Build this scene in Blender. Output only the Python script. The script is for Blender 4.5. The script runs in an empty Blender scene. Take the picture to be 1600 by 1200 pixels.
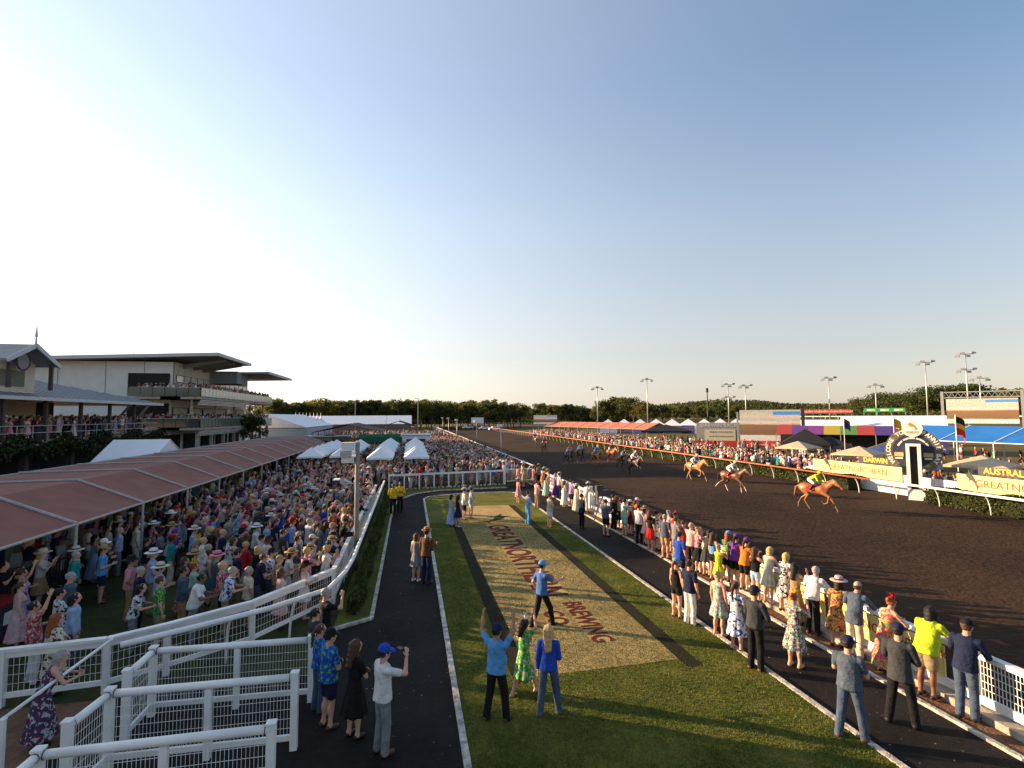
import bpy, bmesh, math, random
import numpy as np
from mathutils import Vector, Matrix
random.seed(7); rng=np.random.default_rng(7)
scene=bpy.context.scene
C=scene.collection
R=math.radians
# ---------------------------------------------------------------- camera
CAM_H=5.7; YAW=R(11.22); PITCH=R(3.576); FPX=800.0
cam=bpy.data.cameras.new('camera'); cam.lens=18.0; cam.sensor_width=36.0; cam.clip_end=6000; cam.clip_start=.1
camo=bpy.data.objects.new('camera',cam); C.objects.link(camo)
camo.location=(0,0,CAM_H); camo.rotation_euler=(math.pi/2+PITCH,0,-YAW)
scene.camera=camo
# ---------------------------------------------------------------- sky, sun, exposure
SUN_AZ=R(-62); SUN_EL=R(13.3)         # azimuth from the track direction (+Y) towards +X
world=bpy.data.worlds.new('World'); scene.world=world; world.use_nodes=True
wn=world.node_tree; bg=wn.nodes['Background']
sky=wn.nodes.new('ShaderNodeTexSky'); sky.sky_type='NISHITA'; sky.sun_disc=False
sky.sun_elevation=SUN_EL; sky.sun_rotation=SUN_AZ
sky.air_density=1.0; sky.dust_density=.45; sky.ozone_density=1.2; sky.altitude=10
# dry-season haze: the sky pales towards the horizon all round and glows broadly on the sun's side
def wnode(t,**k):
    n=wn.nodes.new(t)
    for a,b in k.items(): setattr(n,a,b)
    return n
wtc=wnode('ShaderNodeTexCoord'); wsp=wnode('ShaderNodeSeparateXYZ'); wn.links.new(wtc.outputs['Generated'],wsp.inputs[0])
wmr=wnode('ShaderNodeMapRange'); wmr.inputs['From Min'].default_value=0; wmr.inputs['From Max'].default_value=.55; wmr.inputs['To Min'].default_value=.45; wmr.inputs['To Max'].default_value=1.25
wn.links.new(wsp.outputs['Z'],wmr.inputs['Value'])
wmv=wnode('ShaderNodeMapRange'); wmv.inputs['From Max'].default_value=.35; wmv.inputs['To Min'].default_value=.64; wmv.inputs['To Max'].default_value=1.04; wn.links.new(wsp.outputs['Z'],wmv.inputs['Value'])
whs=wnode('ShaderNodeHueSaturation'); wn.links.new(wmv.outputs[0],whs.inputs['Value']); wn.links.new(sky.outputs[0],whs.inputs['Color']); wn.links.new(wmr.outputs[0],whs.inputs['Saturation'])
wml=wnode('ShaderNodeMix',data_type='RGBA',blend_type='MULTIPLY'); wml.inputs[7].default_value=(1.0,.90,.89,1); wmt=wnode('ShaderNodeMapRange'); wmt.inputs['From Max'].default_value=.5; wmt.inputs['To Min'].default_value=1; wmt.inputs['To Max'].default_value=.4; wn.links.new(wsp.outputs['Z'],wmt.inputs['Value']); wn.links.new(wmt.outputs[0],wml.inputs[0]); wn.links.new(whs.outputs[0],wml.inputs[6])
wdt=wnode('ShaderNodeVectorMath',operation='DOT_PRODUCT'); wn.links.new(wtc.outputs['Generated'],wdt.inputs[0]); wdt.inputs[1].default_value=(math.sin(SUN_AZ)*math.cos(SUN_EL),math.cos(SUN_AZ)*math.cos(SUN_EL),math.sin(SUN_EL))
wm2=wnode('ShaderNodeMapRange'); wm2.inputs['From Min'].default_value=-1; wm2.inputs['From Max'].default_value=1; wn.links.new(wdt.outputs['Value'],wm2.inputs['Value'])
wpw=wnode('ShaderNodeMath',operation='POWER'); wpw.inputs[1].default_value=1.9; wn.links.new(wm2.outputs[0],wpw.inputs[0])
wgl=wnode('ShaderNodeMix',data_type='RGBA',blend_type='ADD'); wn.links.new(wpw.outputs[0],wgl.inputs[0]); wn.links.new(wml.outputs[2],wgl.inputs[6]); wgl.inputs[7].default_value=(2.75,2.68,2.5,1)
wn.links.new(wgl.outputs[2],bg.inputs[0]); bg.inputs[1].default_value=0.075
sl=bpy.data.lights.new('sun','SUN'); sl.energy=5.0; sl.angle=R(.55); sl.color=(1,.68,.39)
so=bpy.data.objects.new('sun',sl); C.objects.link(so)
sd=Vector((math.sin(SUN_AZ)*math.cos(SUN_EL),math.cos(SUN_AZ)*math.cos(SUN_EL),math.sin(SUN_EL)))
so.rotation_euler=sd.to_track_quat('Z','Y').to_euler()
scene.view_settings.view_transform='Standard'; scene.view_settings.look='None'
scene.view_settings.exposure=1.5; scene.view_settings.gamma=1.0
scene.view_settings.use_curve_mapping=False
scene.render.engine='CYCLES'; scene.cycles.max_bounces=5; scene.cycles.transparent_max_bounces=6
scene.cycles.use_denoising=True
# ---------------------------------------------------------------- photo ray helpers (pixel of the 1600x1200 photo -> point on a level plane)
_w=np.array([math.sin(YAW)*math.cos(PITCH),math.cos(YAW)*math.cos(PITCH),math.sin(PITCH)])
_r0=np.array([math.cos(YAW),-math.sin(YAW),0.]); _u0=np.cross(_r0,_w); ROLL=R(.33)
_r=_r0*math.cos(ROLL)-_u0*math.sin(ROLL); _u=_u0*math.cos(ROLL)+_r0*math.sin(ROLL)
camo.matrix_world=Matrix(((_r[0],_u[0],-_w[0],0),(_r[1],_u[1],-_w[1],0),(_r[2],_u[2],-_w[2],CAM_H),(0,0,0,1)))
def G(px,py,z=0.0):
    d=(px-800)/FPX*_r-(py-600)/FPX*_u+_w
    t=(z-CAM_H)/d[2]; return Vector((t*d[0],t*d[1],z))
def LAT(px,X,z=0.0):                      # point at lateral X seen in column px
    k=(px-800)/FPX; h=z-CAM_H
    Y=(X*_r[0]+h*_r[2]-k*(X*_w[0]+h*_w[2]))/(k*_w[1]-_r[1]); return Vector((X,Y,z))
def AT(px,py,dist):                       # point at a horizontal camera distance
    d=(px-800)/FPX*_r-(py-600)/FPX*_u+_w
    t=dist/math.hypot(d[0],d[1]); return Vector((t*d[0],t*d[1],CAM_H+t*d[2]))
# ---------------------------------------------------------------- materials
MATS={}
def nodes_of(m):
    m.use_nodes=True; nt=m.node_tree; return nt,nt.nodes['Principled BSDF']
def mat(name,col,rough=.7,var=.12,scale=8,bump=0.0,bscale=None,metal=0,spec=.3,col2=None,detail=6):
    if name in MATS: return MATS[name]
    m=bpy.data.materials.new(name); nt,b=nodes_of(m); N=nt.nodes; L=nt.links
    b.inputs['Roughness'].default_value=rough; b.inputs['Metallic'].default_value=metal
    b.inputs['Specular IOR Level'].default_value=spec
    tc=N.new('ShaderNodeTexCoord'); nz=N.new('ShaderNodeTexNoise'); nz.inputs['Scale'].default_value=scale; nz.inputs['Detail'].default_value=detail
    L.new(tc.outputs['Object'],nz.inputs['Vector'])
    rp=N.new('ShaderNodeValToRGB'); rp.color_ramp.elements[0].position=.32; rp.color_ramp.elements[1].position=.68
    c=np.array(col); c2=np.array(col2) if col2 is not None else c
    rp.color_ramp.elements[0].color=(*np.clip(c*(1-var),0,1),1); rp.color_ramp.elements[1].color=(*np.clip(c2*(1+var),0,1),1)
    L.new(nz.outputs['Fac'],rp.inputs['Fac']); L.new(rp.outputs['Color'],b.inputs['Base Color'])
    if bump>0:
        n2=N.new('ShaderNodeTexNoise'); n2.inputs['Scale'].default_value=bscale or scale*3; n2.inputs['Detail'].default_value=4
        L.new(tc.outputs['Object'],n2.inputs['Vector'])
        bp=N.new('ShaderNodeBump'); bp.inputs['Strength'].default_value=bump; bp.inputs['Distance'].default_value=.05
        L.new(n2.outputs['Fac'],bp.inputs['Height']); L.new(bp.outputs['Normal'],b.inputs['Normal'])
    MATS[name]=m; return m
def cloth(name,col): return mat('cloth_'+name,col,.85,.16,7,.85,9,spec=.15)
def pattern(name,base,cols,scale=14,thr=.5):
    key='pattern_'+name
    if key in MATS: return MATS[key]
    m=bpy.data.materials.new(key); nt,b=nodes_of(m); N=nt.nodes; L=nt.links
    b.inputs['Roughness'].default_value=.85; b.inputs['Specular IOR Level'].default_value=.15
    tc=N.new('ShaderNodeTexCoord'); last=None
    for i,c in enumerate(cols):
        nz=N.new('ShaderNodeTexNoise'); nz.inputs['Scale'].default_value=scale*(1+.35*i); nz.inputs['Detail'].default_value=1.5
        mp=N.new('ShaderNodeMapping'); mp.inputs['Location'].default_value=(i*7.3,i*3.1,i*5.7)
        L.new(tc.outputs['Object'],mp.inputs['Vector']); L.new(mp.outputs['Vector'],nz.inputs['Vector'])
        rp=N.new('ShaderNodeValToRGB'); rp.color_ramp.elements[0].position=thr+.03; rp.color_ramp.elements[1].position=thr+.06
        L.new(nz.outputs['Fac'],rp.inputs['Fac'])
        mx=N.new('ShaderNodeMix'); mx.data_type='RGBA'
        if last is None: mx.inputs[6].default_value=(*base,1)
        else: L.new(last,mx.inputs[6])
        mx.inputs[7].default_value=(*c,1); L.new(rp.outputs['Color'],mx.inputs[0]); last=mx.outputs[2]
    L.new(last,b.inputs['Base Color']); MATS[key]=m; return m
def leafmat(name,c1,c2,trans=.25,patch=None):
    if name in MATS: return MATS[name]
    m=bpy.data.materials.new(name); nt,b=nodes_of(m); N=nt.nodes; L=nt.links
    ge=N.new('ShaderNodeNewGeometry'); rp=N.new('ShaderNodeValToRGB')
    rp.color_ramp.elements[0].color=(*c1,1); rp.color_ramp.elements[1].color=(*c2,1)
    L.new(ge.outputs['Random Per Island'],rp.inputs['Fac']); L.new(rp.outputs['Color'],b.inputs['Base Color'])
    col=rp.outputs['Color']
    if patch is not None:
        nz=N.new('ShaderNodeTexNoise'); nz.inputs['Scale'].default_value=.9; nz.inputs['Detail'].default_value=4; L.new(ge.outputs['Position'],nz.inputs['Vector'])
        r3=N.new('ShaderNodeValToRGB'); r3.color_ramp.elements[0].position=.5; r3.color_ramp.elements[1].position=.68; L.new(nz.outputs['Fac'],r3.inputs['Fac'])
        mm=N.new('ShaderNodeMix'); mm.data_type='RGBA'; L.new(r3.outputs['Color'],mm.inputs[0]); L.new(col,mm.inputs[6]); mm.inputs[7].default_value=(*patch,1); col=mm.outputs[2]; L.new(col,b.inputs['Base Color'])
    b.inputs['Roughness'].default_value=.6; b.inputs['Specular IOR Level'].default_value=.2
    tr=N.new('ShaderNodeBsdfTranslucent'); L.new(col,tr.inputs['Color'])
    mx=N.new('ShaderNodeMixShader'); mx.inputs[0].default_value=trans
    out=[n for n in N if n.type=='OUTPUT_MATERIAL'][0]
    L.new(b.outputs[0],mx.inputs[1]); L.new(tr.outputs[0],mx.inputs[2]); L.new(mx.outputs[0],out.inputs[0])
    MATS[name]=m; return m
# ---------------------------------------------------------------- mesh helpers
def tag(o,label=None,cat=None,group=None,kind=None):
    if label: o['label']=label
    if cat: o['category']=cat
    if group: o['group']=group
    if kind: o['kind']=kind
    return o
def mobj(name,me,parent=None,m=None):
    o=bpy.data.objects.new(name,me); C.objects.link(o)
    if parent is not None: o.parent=parent
    if m is not None:
        me.materials.clear()
        for x in (m if isinstance(m,(list,tuple)) else [m]): me.materials.append(x)
    return o
def empty(name,loc=(0,0,0),rz=0):
    o=bpy.data.objects.new(name,None); C.objects.link(o); o.location=loc; o.rotation_euler=(0,0,rz); o.empty_display_size=.2; return o
class MB:
    def __init__(s): s.v=[]; s.f=[]; s.mi=[]
    def add(s,vs,fs,mi=0):
        n=len(s.v); s.v.extend([tuple(v) for v in vs]); s.f.extend([tuple(i+n for i in f) for f in fs]); s.mi.extend([mi]*len(fs)); return s
    def box(s,c,d,rz=0,mi=0):
        x,y,z=d[0]/2,d[1]/2,d[2]/2; cs,sn=math.cos(rz),math.sin(rz); vs=[]
        for sx,sy,sz in ((-1,-1,-1),(1,-1,-1),(1,1,-1),(-1,1,-1),(-1,-1,1),(1,-1,1),(1,1,1),(-1,1,1)):
            a,b=sx*x,sy*y; vs.append((c[0]+a*cs-b*sn,c[1]+a*sn+b*cs,c[2]+sz*z))
        return s.add(vs,[(0,3,2,1),(4,5,6,7),(0,1,5,4),(1,2,6,5),(2,3,7,6),(3,0,4,7)],mi)
    def beam(s,a,b,w,h,mi=0,up=(0,0,1)):           # rectangular bar from a to b
        a=Vector(a); b=Vector(b); d=(b-a).normalized(); u=Vector(up)
        if abs(d.dot(u))>.98: u=Vector((1,0,0))
        x=d.cross(u).normalized()*w/2; y=x.cross(d).normalized()*h/2
        vs=[a-x-y,a+x-y,a+x+y,a-x+y,b-x-y,b+x-y,b+x+y,b-x+y]
        return s.add(vs,[(0,1,2,3),(7,6,5,4),(0,4,5,1),(1,5,6,2),(2,6,7,3),(3,7,4,0)],mi)
    def tube(s,pts,r,n=8,mi=0,caps=True):
        pts=[Vector(p) for p in pts]; rs=r if isinstance(r,(list,tuple)) else [r]*len(pts); rings=[]; base=len(s.v); fs=[]; vs=[]
        pu=None
        for i,p in enumerate(pts):
            d=(pts[min(i+1,len(pts)-1)]-pts[max(i-1,0)]).normalized()
            if pu is None: pu=Vector((0,0,1)) if abs(d.z)<.9 else Vector((1,0,0))
            x=d.cross(pu).normalized(); y=x.cross(d).normalized(); pu=y
            for k in range(n):
                t=2*math.pi*k/n; vs.append(p+x*math.cos(t)*rs[i]+y*math.sin(t)*rs[i])
        for i in range(len(pts)-1):
            for k in range(n): fs.append((i*n+k,i*n+(k+1)%n,(i+1)*n+(k+1)%n,(i+1)*n+k))
        if caps: fs.append(tuple(range(n-1,-1,-1))); fs.append(tuple((len(pts)-1)*n+k for k in range(n)))
        return s.add(vs,fs,mi)
    def lathe(s,prof,n=20,c=(0,0,0),mi=0,sy=1.0):
        vs=[];fs=[]
        for r,z in prof:
            for k in range(n):
                t=2*math.pi*k/n; vs.append((c[0]+r*math.cos(t),c[1]+r*sy*math.sin(t),c[2]+z))
        for i in range(len(prof)-1):
            for k in range(n): fs.append((i*n+k,i*n+(k+1)%n,(i+1)*n+(k+1)%n,(i+1)*n+k))
        return s.add(vs,fs,mi)
    def poly(s,pts,z,mi=0): return s.add([(p[0],p[1],z) for p in pts],[tuple(range(len(pts)))],mi)
    def mesh(s,name='m',smooth=False):
        me=bpy.data.meshes.new(name); me.from_pydata(s.v,[],s.f); me.update()
        if any(s.mi): me.polygons.foreach_set('material_index',s.mi)
        if smooth: me.polygons.foreach_set('use_smooth',[True]*len(me.polygons))
        return me
    def obj(s,name,m,parent=None,smooth=False): return mobj(name,s.mesh(name,smooth),parent,m)
def npmesh(name,V,F,mi=None,smooth=True):
    V=np.asarray(V,np.float32); F=np.asarray(F,np.int32); k=F.shape[1]
    me=bpy.data.meshes.new(name); me.vertices.add(len(V)); me.vertices.foreach_set('co',V.ravel())
    me.loops.add(F.size); me.loops.foreach_set('vertex_index',F.ravel())
    me.polygons.add(len(F)); me.polygons.foreach_set('loop_start',np.arange(0,F.size,k,dtype=np.int32))
    if mi is not None: me.polygons.foreach_set('material_index',np.asarray(mi,np.int32))
    me.polygons.foreach_set('use_smooth',np.full(len(F),smooth))
    me.update(calc_edges=True); me.validate(); return me
def leaves(P,size,nrm=None,flat=.0,asp=.6):      # one quad per point, random orientation
    n=len(P); a=rng.normal(size=(n,3)); a/=np.linalg.norm(a,axis=1)[:,None]
    b=rng.normal(size=(n,3)); b-=a*(a*b).sum(1)[:,None]; b/=np.linalg.norm(b,axis=1)[:,None]
    s=(size*(.6+.8*rng.random(n)))[:,None]; P=np.asarray(P)
    V=np.stack([P-a*s,P-b*s*asp,P+a*s,P+b*s*asp],1).reshape(-1,3)
    return V,np.arange(4*n).reshape(-1,4)
_txtcache={}
def text_mesh(body,size,ext=.01,align='CENTER',space=1.0,bold=0.0):
    cu=bpy.data.curves.new('txt','FONT'); cu.body=body; cu.size=size; cu.extrude=ext; cu.align_x=align; cu.align_y='CENTER'; cu.space_character=space
    cu.offset=bold; cu.resolution_u=3
    o=bpy.data.objects.new('txt',cu); C.objects.link(o); dg=bpy.context.evaluated_depsgraph_get(); dg.update()
    me=bpy.data.meshes.new_from_object(o.evaluated_get(dg)); bpy.data.objects.remove(o); bpy.data.curves.remove(cu); return me
def place_text(name,body,size,M,m,parent=None,**k):
    me=text_mesh(body,size,**k); me.transform(M); return mobj(name,me,parent,m)
def frame(origin,xdir,ydir):                       # text plane: x along, y up
    x=Vector(xdir).normalized(); y=Vector(ydir).normalized(); z=x.cross(y).normalized(); y=z.cross(x)
    M=Matrix((x,y,z)).transposed().to_4x4(); M.translation=Vector(origin); return M
# ================================================================ GROUND
WHITE=mat('white_paint',(.76,.75,.72),.5,.10,2.2,.12,25,spec=.35,detail=10)
WORN=mat('worn_white_kerb',(.42,.39,.34),.9,.55,7,.5,30,detail=10)
STEEL=mat('galvanised_steel',(.42,.42,.41),.45,.12,5,metal=.6)
DARK=mat('dark_steel',(.035,.035,.04),.5,.2,5)
CONC=mat('concrete',(.34,.30,.25),.9,.25,3,.4,20)
def ground_mat(name,c1,c2,scale,bump,bscale,rough=.95,big=.05):
    if name in MATS: return MATS[name]
    m=bpy.data.materials.new(name); nt,b=nodes_of(m); N=nt.nodes; L=nt.links
    tc=N.new('ShaderNodeTexCoord')
    n1=N.new('ShaderNodeTexNoise'); n1.inputs['Scale'].default_value=scale; n1.inputs['Detail'].default_value=8; n1.inputs['Roughness'].default_value=.7
    n2=N.new('ShaderNodeTexNoise'); n2.inputs['Scale'].default_value=big; n2.inputs['Detail'].default_value=3
    L.new(tc.outputs['Object'],n1.inputs['Vector']); L.new(tc.outputs['Object'],n2.inputs['Vector'])
    ad=N.new('ShaderNodeMath'); ad.operation='ADD'; L.new(n1.outputs['Fac'],ad.inputs[0]); L.new(n2.outputs['Fac'],ad.inputs[1])
    hf=N.new('ShaderNodeMath'); hf.operation='MULTIPLY'; hf.inputs[1].default_value=.5; L.new(ad.outputs[0],hf.inputs[0])
    rp=N.new('ShaderNodeValToRGB'); rp.color_ramp.elements[0].position=.36; rp.color_ramp.elements[1].position=.64
    rp.color_ramp.elements[0].color=(*c1,1); rp.color_ramp.elements[1].color=(*c2,1)
    L.new(hf.outputs[0],rp.inputs['Fac']); L.new(rp.outputs['Color'],b.inputs['Base Color'])
    b.inputs['Roughness'].default_value=rough; b.inputs['Specular IOR Level'].default_value=.12
    n3=N.new('ShaderNodeTexNoise'); n3.inputs['Scale'].default_value=bscale; n3.inputs['Detail'].default_value=5
    L.new(tc.outputs['Object'],n3.inputs['Vector'])
    bp=N.new('ShaderNodeBump'); bp.inputs['Strength'].default_value=bump; bp.inputs['Distance'].default_value=.08
    L.new(n3.outputs['Fac'],bp.inputs['Height']); L.new(bp.outputs['Normal'],b.inputs['Normal'])
    MATS[name]=m; return m
M_INF=ground_mat('infield_grass',(.07,.062,.022),(.15,.115,.045),.8,.5,6,big=.03)
M_LAWN=ground_mat('trodden_lawn',(.022,.030,.010),(.06,.065,.024),3,.6,25,big=.4)
M_STRIP=ground_mat('strip_grass',(.055,.070,.011),(.165,.165,.032),5,.8,40,big=.9)
M_TAN=ground_mat('tan_painted_grass',(.26,.19,.078),(.48,.36,.16),7,.9,40,big=.8)
M_BLACKP=ground_mat('black_painted_grass',(.010,.010,.006),(.03,.03,.016),7,.9,40)
M_MAROON=ground_mat('maroon_painted_grass',(.075,.014,.010),(.14,.03,.02),9,.9,40)
M_TRACK=ground_mat('track_dirt',(.018,.0098,.0052),(.053,.029,.0155),1.6,.75,5,big=.12)
M_PATH=ground_mat('black_rubber_path',(.006,.006,.007),(.021,.019,.017),6,.45,40,rough=.85,big=.6)
M_BRICK=ground_mat('worn_brick_strip',(.10,.052,.034),(.22,.125,.08),6,.5,18,big=1.2)
def struct(name,mb,m,label=None): o=mb.obj(name,m); o['kind']='structure'; return o
def sheet(name,pts,z,m): return struct(name,MB().poly(pts,z),m)
S=3000
sheet('ground',[(-S,-S),(S,-S),(S,S),(-S,S)],-.06,M_INF)
# the race track: finishing straight, far turn and back straight
def ring(inner,outer,z,name,m):
    mb=MB(); n=len(inner)
    mb.add([(p[0],p[1],z) for p in inner]+[(p[0],p[1],z) for p in outer],[(i,n+i,n+i+1,i+1) for i in range(n-1)])
    return struct(name,mb,m)
XI,XO=31.4,10.9; R0=92; CX=XI+R0; YT=250
def loop(off):
    pts=[(XI-off,-60),(XI-off,60),(XI-off,160),(XI-off,YT)]
    for k in range(1,25):
        t=math.pi*k/24; pts.append((CX-(R0+off)*math.cos(t),YT+(R0+off)*math.sin(t)))
    pts+= [(CX+R0+off,100),(CX+R0+off,-80)]; return pts
ring(loop(-2.6),loop(XI-XO),-.016,'track',M_TRACK)
sheet('lawn',[(-60,-10),(-2.0,-10),(-2.0,15),(-2.0,41.5),(10.7,41.5),(10.7,150),(-60,150)],-.012,M_LAWN)
sheet('brick_paving',[(-9,2),(-1.9,2),(-1.9,12.2),(-9,12.2)],-.006,M_BRICK)
sheet('path',[(-6,-8),(9.92,-8),(9.92,41.4),(-1.0,41.4),(-1.0,15.2),(-2.0,14.6),(-2.0,12.4),(-6,12.4)],0.0,M_PATH)
sheet('brick_strip',[(9.92,-8),(10.9,-8),(10.9,44),(9.92,44)],.006,M_BRICK)
# verge between the curved fence and the path
sheet('verge',[(-2.0,14.75),(-1.08,15.3),(-1.08,33.5),(-.7,36.5),(.4,38.9),(2.2,40.1),(7.6,40.5),(7.6,42.0),(-2.0,42.0)],.03,M_STRIP)
def kerb(name,pts,w=.11,h=.07,m=WORN):
    mb=MB()
    for a,b in zip(pts[:-1],pts[1:]): mb.beam((a[0],a[1],h/2),(b[0],b[1],h/2),w,h)
    return struct(name,mb,m)
kerb('kerb_verge',[(-2.0,14.75),(-1.04,15.3),(-1.04,33.5),(-.66,36.5),(.45,38.85),(2.2,40.05),(7.6,40.45)])
GX0,GX1=.95,7.8
topc=[(GX0,-8),(GX0,36.2),(1.3,37.1),(2.2,37.6),(4.5,38.2),(6.6,38.1),(7.5,37.7),(GX1,36.9),(GX1,-8)]
sheet('grass_strip',topc[::-1],.035,M_STRIP)
kerb('kerb_grass_strip',topc,.12,.06)
kerb('kerb_walkway',[(9.92,-8),(9.92,44)],.10,.05)
PX0,PX1,PY0,PY1=2.62,6.2,11.2,32.4
sheet('painted_panel',[(PX0,PY0),(PX1,PY0+.1),(PX1,PY1),(PX0+.9,PY1+.3),(PX0,PY1-1.5)],.040,M_TAN)
sheet('painted_stripe',[(PX0-.42,PY0-.2),(PX0-.02,PY0-.2),(PX0-.02,PY1-4.6),(PX0-.42,PY1-4.6)],.045,M_BLACKP)
sheet('painted_stripe',[(PX1-.05,PY0-.3),(PX1+.33,PY0-.3),(PX1+.33,PY1-.2),(PX1-.05,PY1+.2)],.045,M_BLACKP)
def ground_text(body,y0,y1,x,size,z=.05):
    me=text_mesh(body,size,ext=.002,bold=.03 if size>1 else .012); v=np.zeros(len(me.vertices)*3); me.vertices.foreach_get('co',v); v=v.reshape(-1,3)
    L=v[:,0].max()-v[:,0].min(); s=(y0-y1)/L; me.transform(Matrix.Diagonal((s,1,1,1)))
    me.transform(frame((x,(y0+y1)/2,z),(0,-1,0),(1,0,0)))
    o=mobj('painted_lettering',me,None,M_MAROON); o['kind']='structure'; return o
lets=[ground_text('GREATNORTHERN',26.6,15.9,4.38,1.42),ground_text('BREWING',15.3,12.5,4.78,.78),ground_text('CO',14.75,13.75,4.0,.78)]
# leaping fish emblem painted above the lettering
fish=[(0,1.0),(.55,.86),(.8,.9),(1.0,1.35),(1.25,.98),(1.75,.86),(2.25,.55),(2.6,.1),(3.15,.05),(2.75,-.12),(2.72,-.75),(2.45,-.1),(2.05,.25),(1.6,.42),(1.25,.46),(1.15,.05),(.95,.52),(.62,.66),(.45,.76)]
o=MB().poly([(4.1+p[1]*1.15,29.7-p[0]*.8) for p in fish],.05).obj('painted_fish_emblem',M_BLACKP); o['kind']='structure'
# ================================================================ FENCES
def wires(mb,a,b,z0,z1,sv,sh,r=.0035):
    a=Vector(a);b=Vector(b); L=(b-a).length; n=max(2,int(L/sv))
    for i in range(1,n):
        p=a.lerp(b,i/n); mb.beam((p.x,p.y,z0),(p.x,p.y,z1),r*2,r*2)
    m=max(2,int((z1-z0)/sh))
    for j in range(1,m):
        z=z0+(z1-z0)*j/m; mb.beam((a.x,a.y,z),(b.x,b.y,z),r*2,r*2)
def post(parent,x,y,h,w=.1,name='post',m=WHITE,cap=True):
    mb=MB().box((0,0,h/2),(w,w,h))
    if cap: mb.box((0,0,h+.012),(w*1.18,w*1.18,.03)); mb.add([(-w*.5,-w*.5,h+.027),(w*.5,-w*.5,h+.027),(w*.5,w*.5,h+.027),(-w*.5,w*.5,h+.027),(0,0,h+.06)],[(0,1,4),(1,2,4),(2,3,4),(3,0,4)])
    o=mb.obj(name,m,parent); o.location=(x,y,0); return o
def lane(Lp,Rp,Np,label):
    t=empty('lane_fence',(0,0,0)); tag(t,label,'fence','white barrier lanes beside the path')
    top=1.2
    L3,R3,N3=[Vector((p.x,p.y,0)) for p in (Lp,Rp,Np)]
    d=(R3-L3); mids=[L3+d*.52]
    for p in (L3,R3): post(t,p.x,p.y,1.27,.115)
    post(t,N3.x,N3.y,1.27,.115)
    for p in mids: post(t,p.x,p.y,1.14,.1,cap=False)
    for a,b in ((L3,R3),(N3,L3)):
        MB().tube([(a.x,a.y,top),(b.x,b.y,top)],.062,12).obj('top_rail',WHITE,t,True)
        MB().beam((a.x,a.y,.2),(b.x,b.y,.2),.05,.09).obj('bottom_rail',WHITE,t)
        w=MB(); wires(w,(a.x,a.y,0),(b.x,b.y,0),.2,1.14,.055,.15,.0026); w.obj('wire_mesh',WHITE,t)
        d_=(b-a).normalized()
        for q in (a+d_*.075,b-d_*.075): MB().tube([(q.x-d_.x*.006,q.y-d_.y*.006,top),(q.x+d_.x*.006,q.y+d_.y*.006,top)],.065,12).obj('collar',DARK,t)
    return t
Z=1.22
lane(G(60,1178,Z),G(424,1136,Z),G(-40,1262,Z),'nearest white lane barrier with wire mesh at the photo\'s bottom edge')
lane(G(172,1082,Z),G(461,1056,Z),G(106,1133,Z),'middle one of three white wire-mesh lane barriers')
lane(G(240,1016,Z),G(487,998,Z),G(199,1052,Z),'white wire-mesh lane barrier nearest the crowd lawn fence')
t=empty('hand_rail'); tag(t,'slim white sloping bar the grey-haired woman leans on','rail')
pa,pb=G(4,1124,1.1),G(176,998,1.1)
MB().tube([pa,pb],.028,8).obj('bar',WHITE,t,True); post(t,pa.x,pa.y,1.08,.07)
# lawn fence: mesh fence along the crowd, and the running rail with curved arms outside it
def pathpts(px,z): return [Vector((p.x,p.y,0)) for p in (G(a,b,z) for a,b in px)]
t=empty('lawn_fence'); tag(t,'white post and wire fence the lawn crowd leans on','fence')
lf=pathpts([(-60,1020),(5,1012),(168,994),(262,972),(395,937),(518,905),(548,874),(566,838),(585,805),(604,775),(622,750)],1.15)
lf[-6:]=[Vector((-2.25,y,0)) for y in (16.6,19.5,23,27,31.5,36)]
for a,b in zip(lf[:-1],lf[1:]):
    MB().beam((a.x,a.y,1.1),(b.x,b.y,1.1),.14,.06).obj('top_rail',WHITE,t)
    MB().beam((a.x,a.y,1.0),(b.x,b.y,1.0),.04,.12).obj('rail_board',WHITE,t)
    MB().beam((a.x,a.y,.22),(b.x,b.y,.22),.05,.1).obj('bottom_rail',WHITE,t)
    w=MB(); wires(w,a,b,.25,.96,.09,.16,.003); w.obj('wire_mesh',WHITE,t)
    n=max(1,int((b-a).length/2.2))
    for i in range(n): p=a.lerp(b,i/n); post(t,p.x,p.y,1.1,.11,cap=False)
def running_rail(name,label,pts,h,off,step,m,arm_m,r=.055,group=None,lean=(1,0)):
    t=empty(name); tag(t,label,'rail',group)
    P=[Vector((p[0],p[1],0)) for p in pts]
    MB().tube([(p.x,p.y,h) for p in P],r,10).obj('top_rail',m,t,True)
    arm=None; cnt=0
    for a,b in zip(P[:-1],P[1:]):
        L=(b-a).length; d=(b-a).normalized(); nx=Vector((d.y,-d.x,0))
        n=max(1,int(L/step))
        for i in range(n):
            p=a.lerp(b,(i+.5)/n)
            if arm is None:
                arm=MB().tube([(abs(off)*math.sin(k/8*math.pi/2),0,(h-.02)*math.cos(k/8*math.pi/2)) for k in range(9)],.032,6).mesh('arm',True)
            o=mobj('arm',arm,t,None if cnt else arm_m); cnt+=1
            o.location=(p.x,p.y,0); o.rotation_euler=(0,0,math.atan2(nx.y,nx.x)+(0 if off>0 else math.pi))
    return t
cr=pathpts([(188,1008),(300,981),(420,951),(512,921),(540,893)],1.15)+[Vector((-1.78,y,0)) for y in (17.5,20,23,26,29,32,35,37.6)]
running_rail('curved_rail','white curved running rail bordering the hedge and the black path',cr,1.15,-.42,1.5,WHITE,WHITE,.06)
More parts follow.
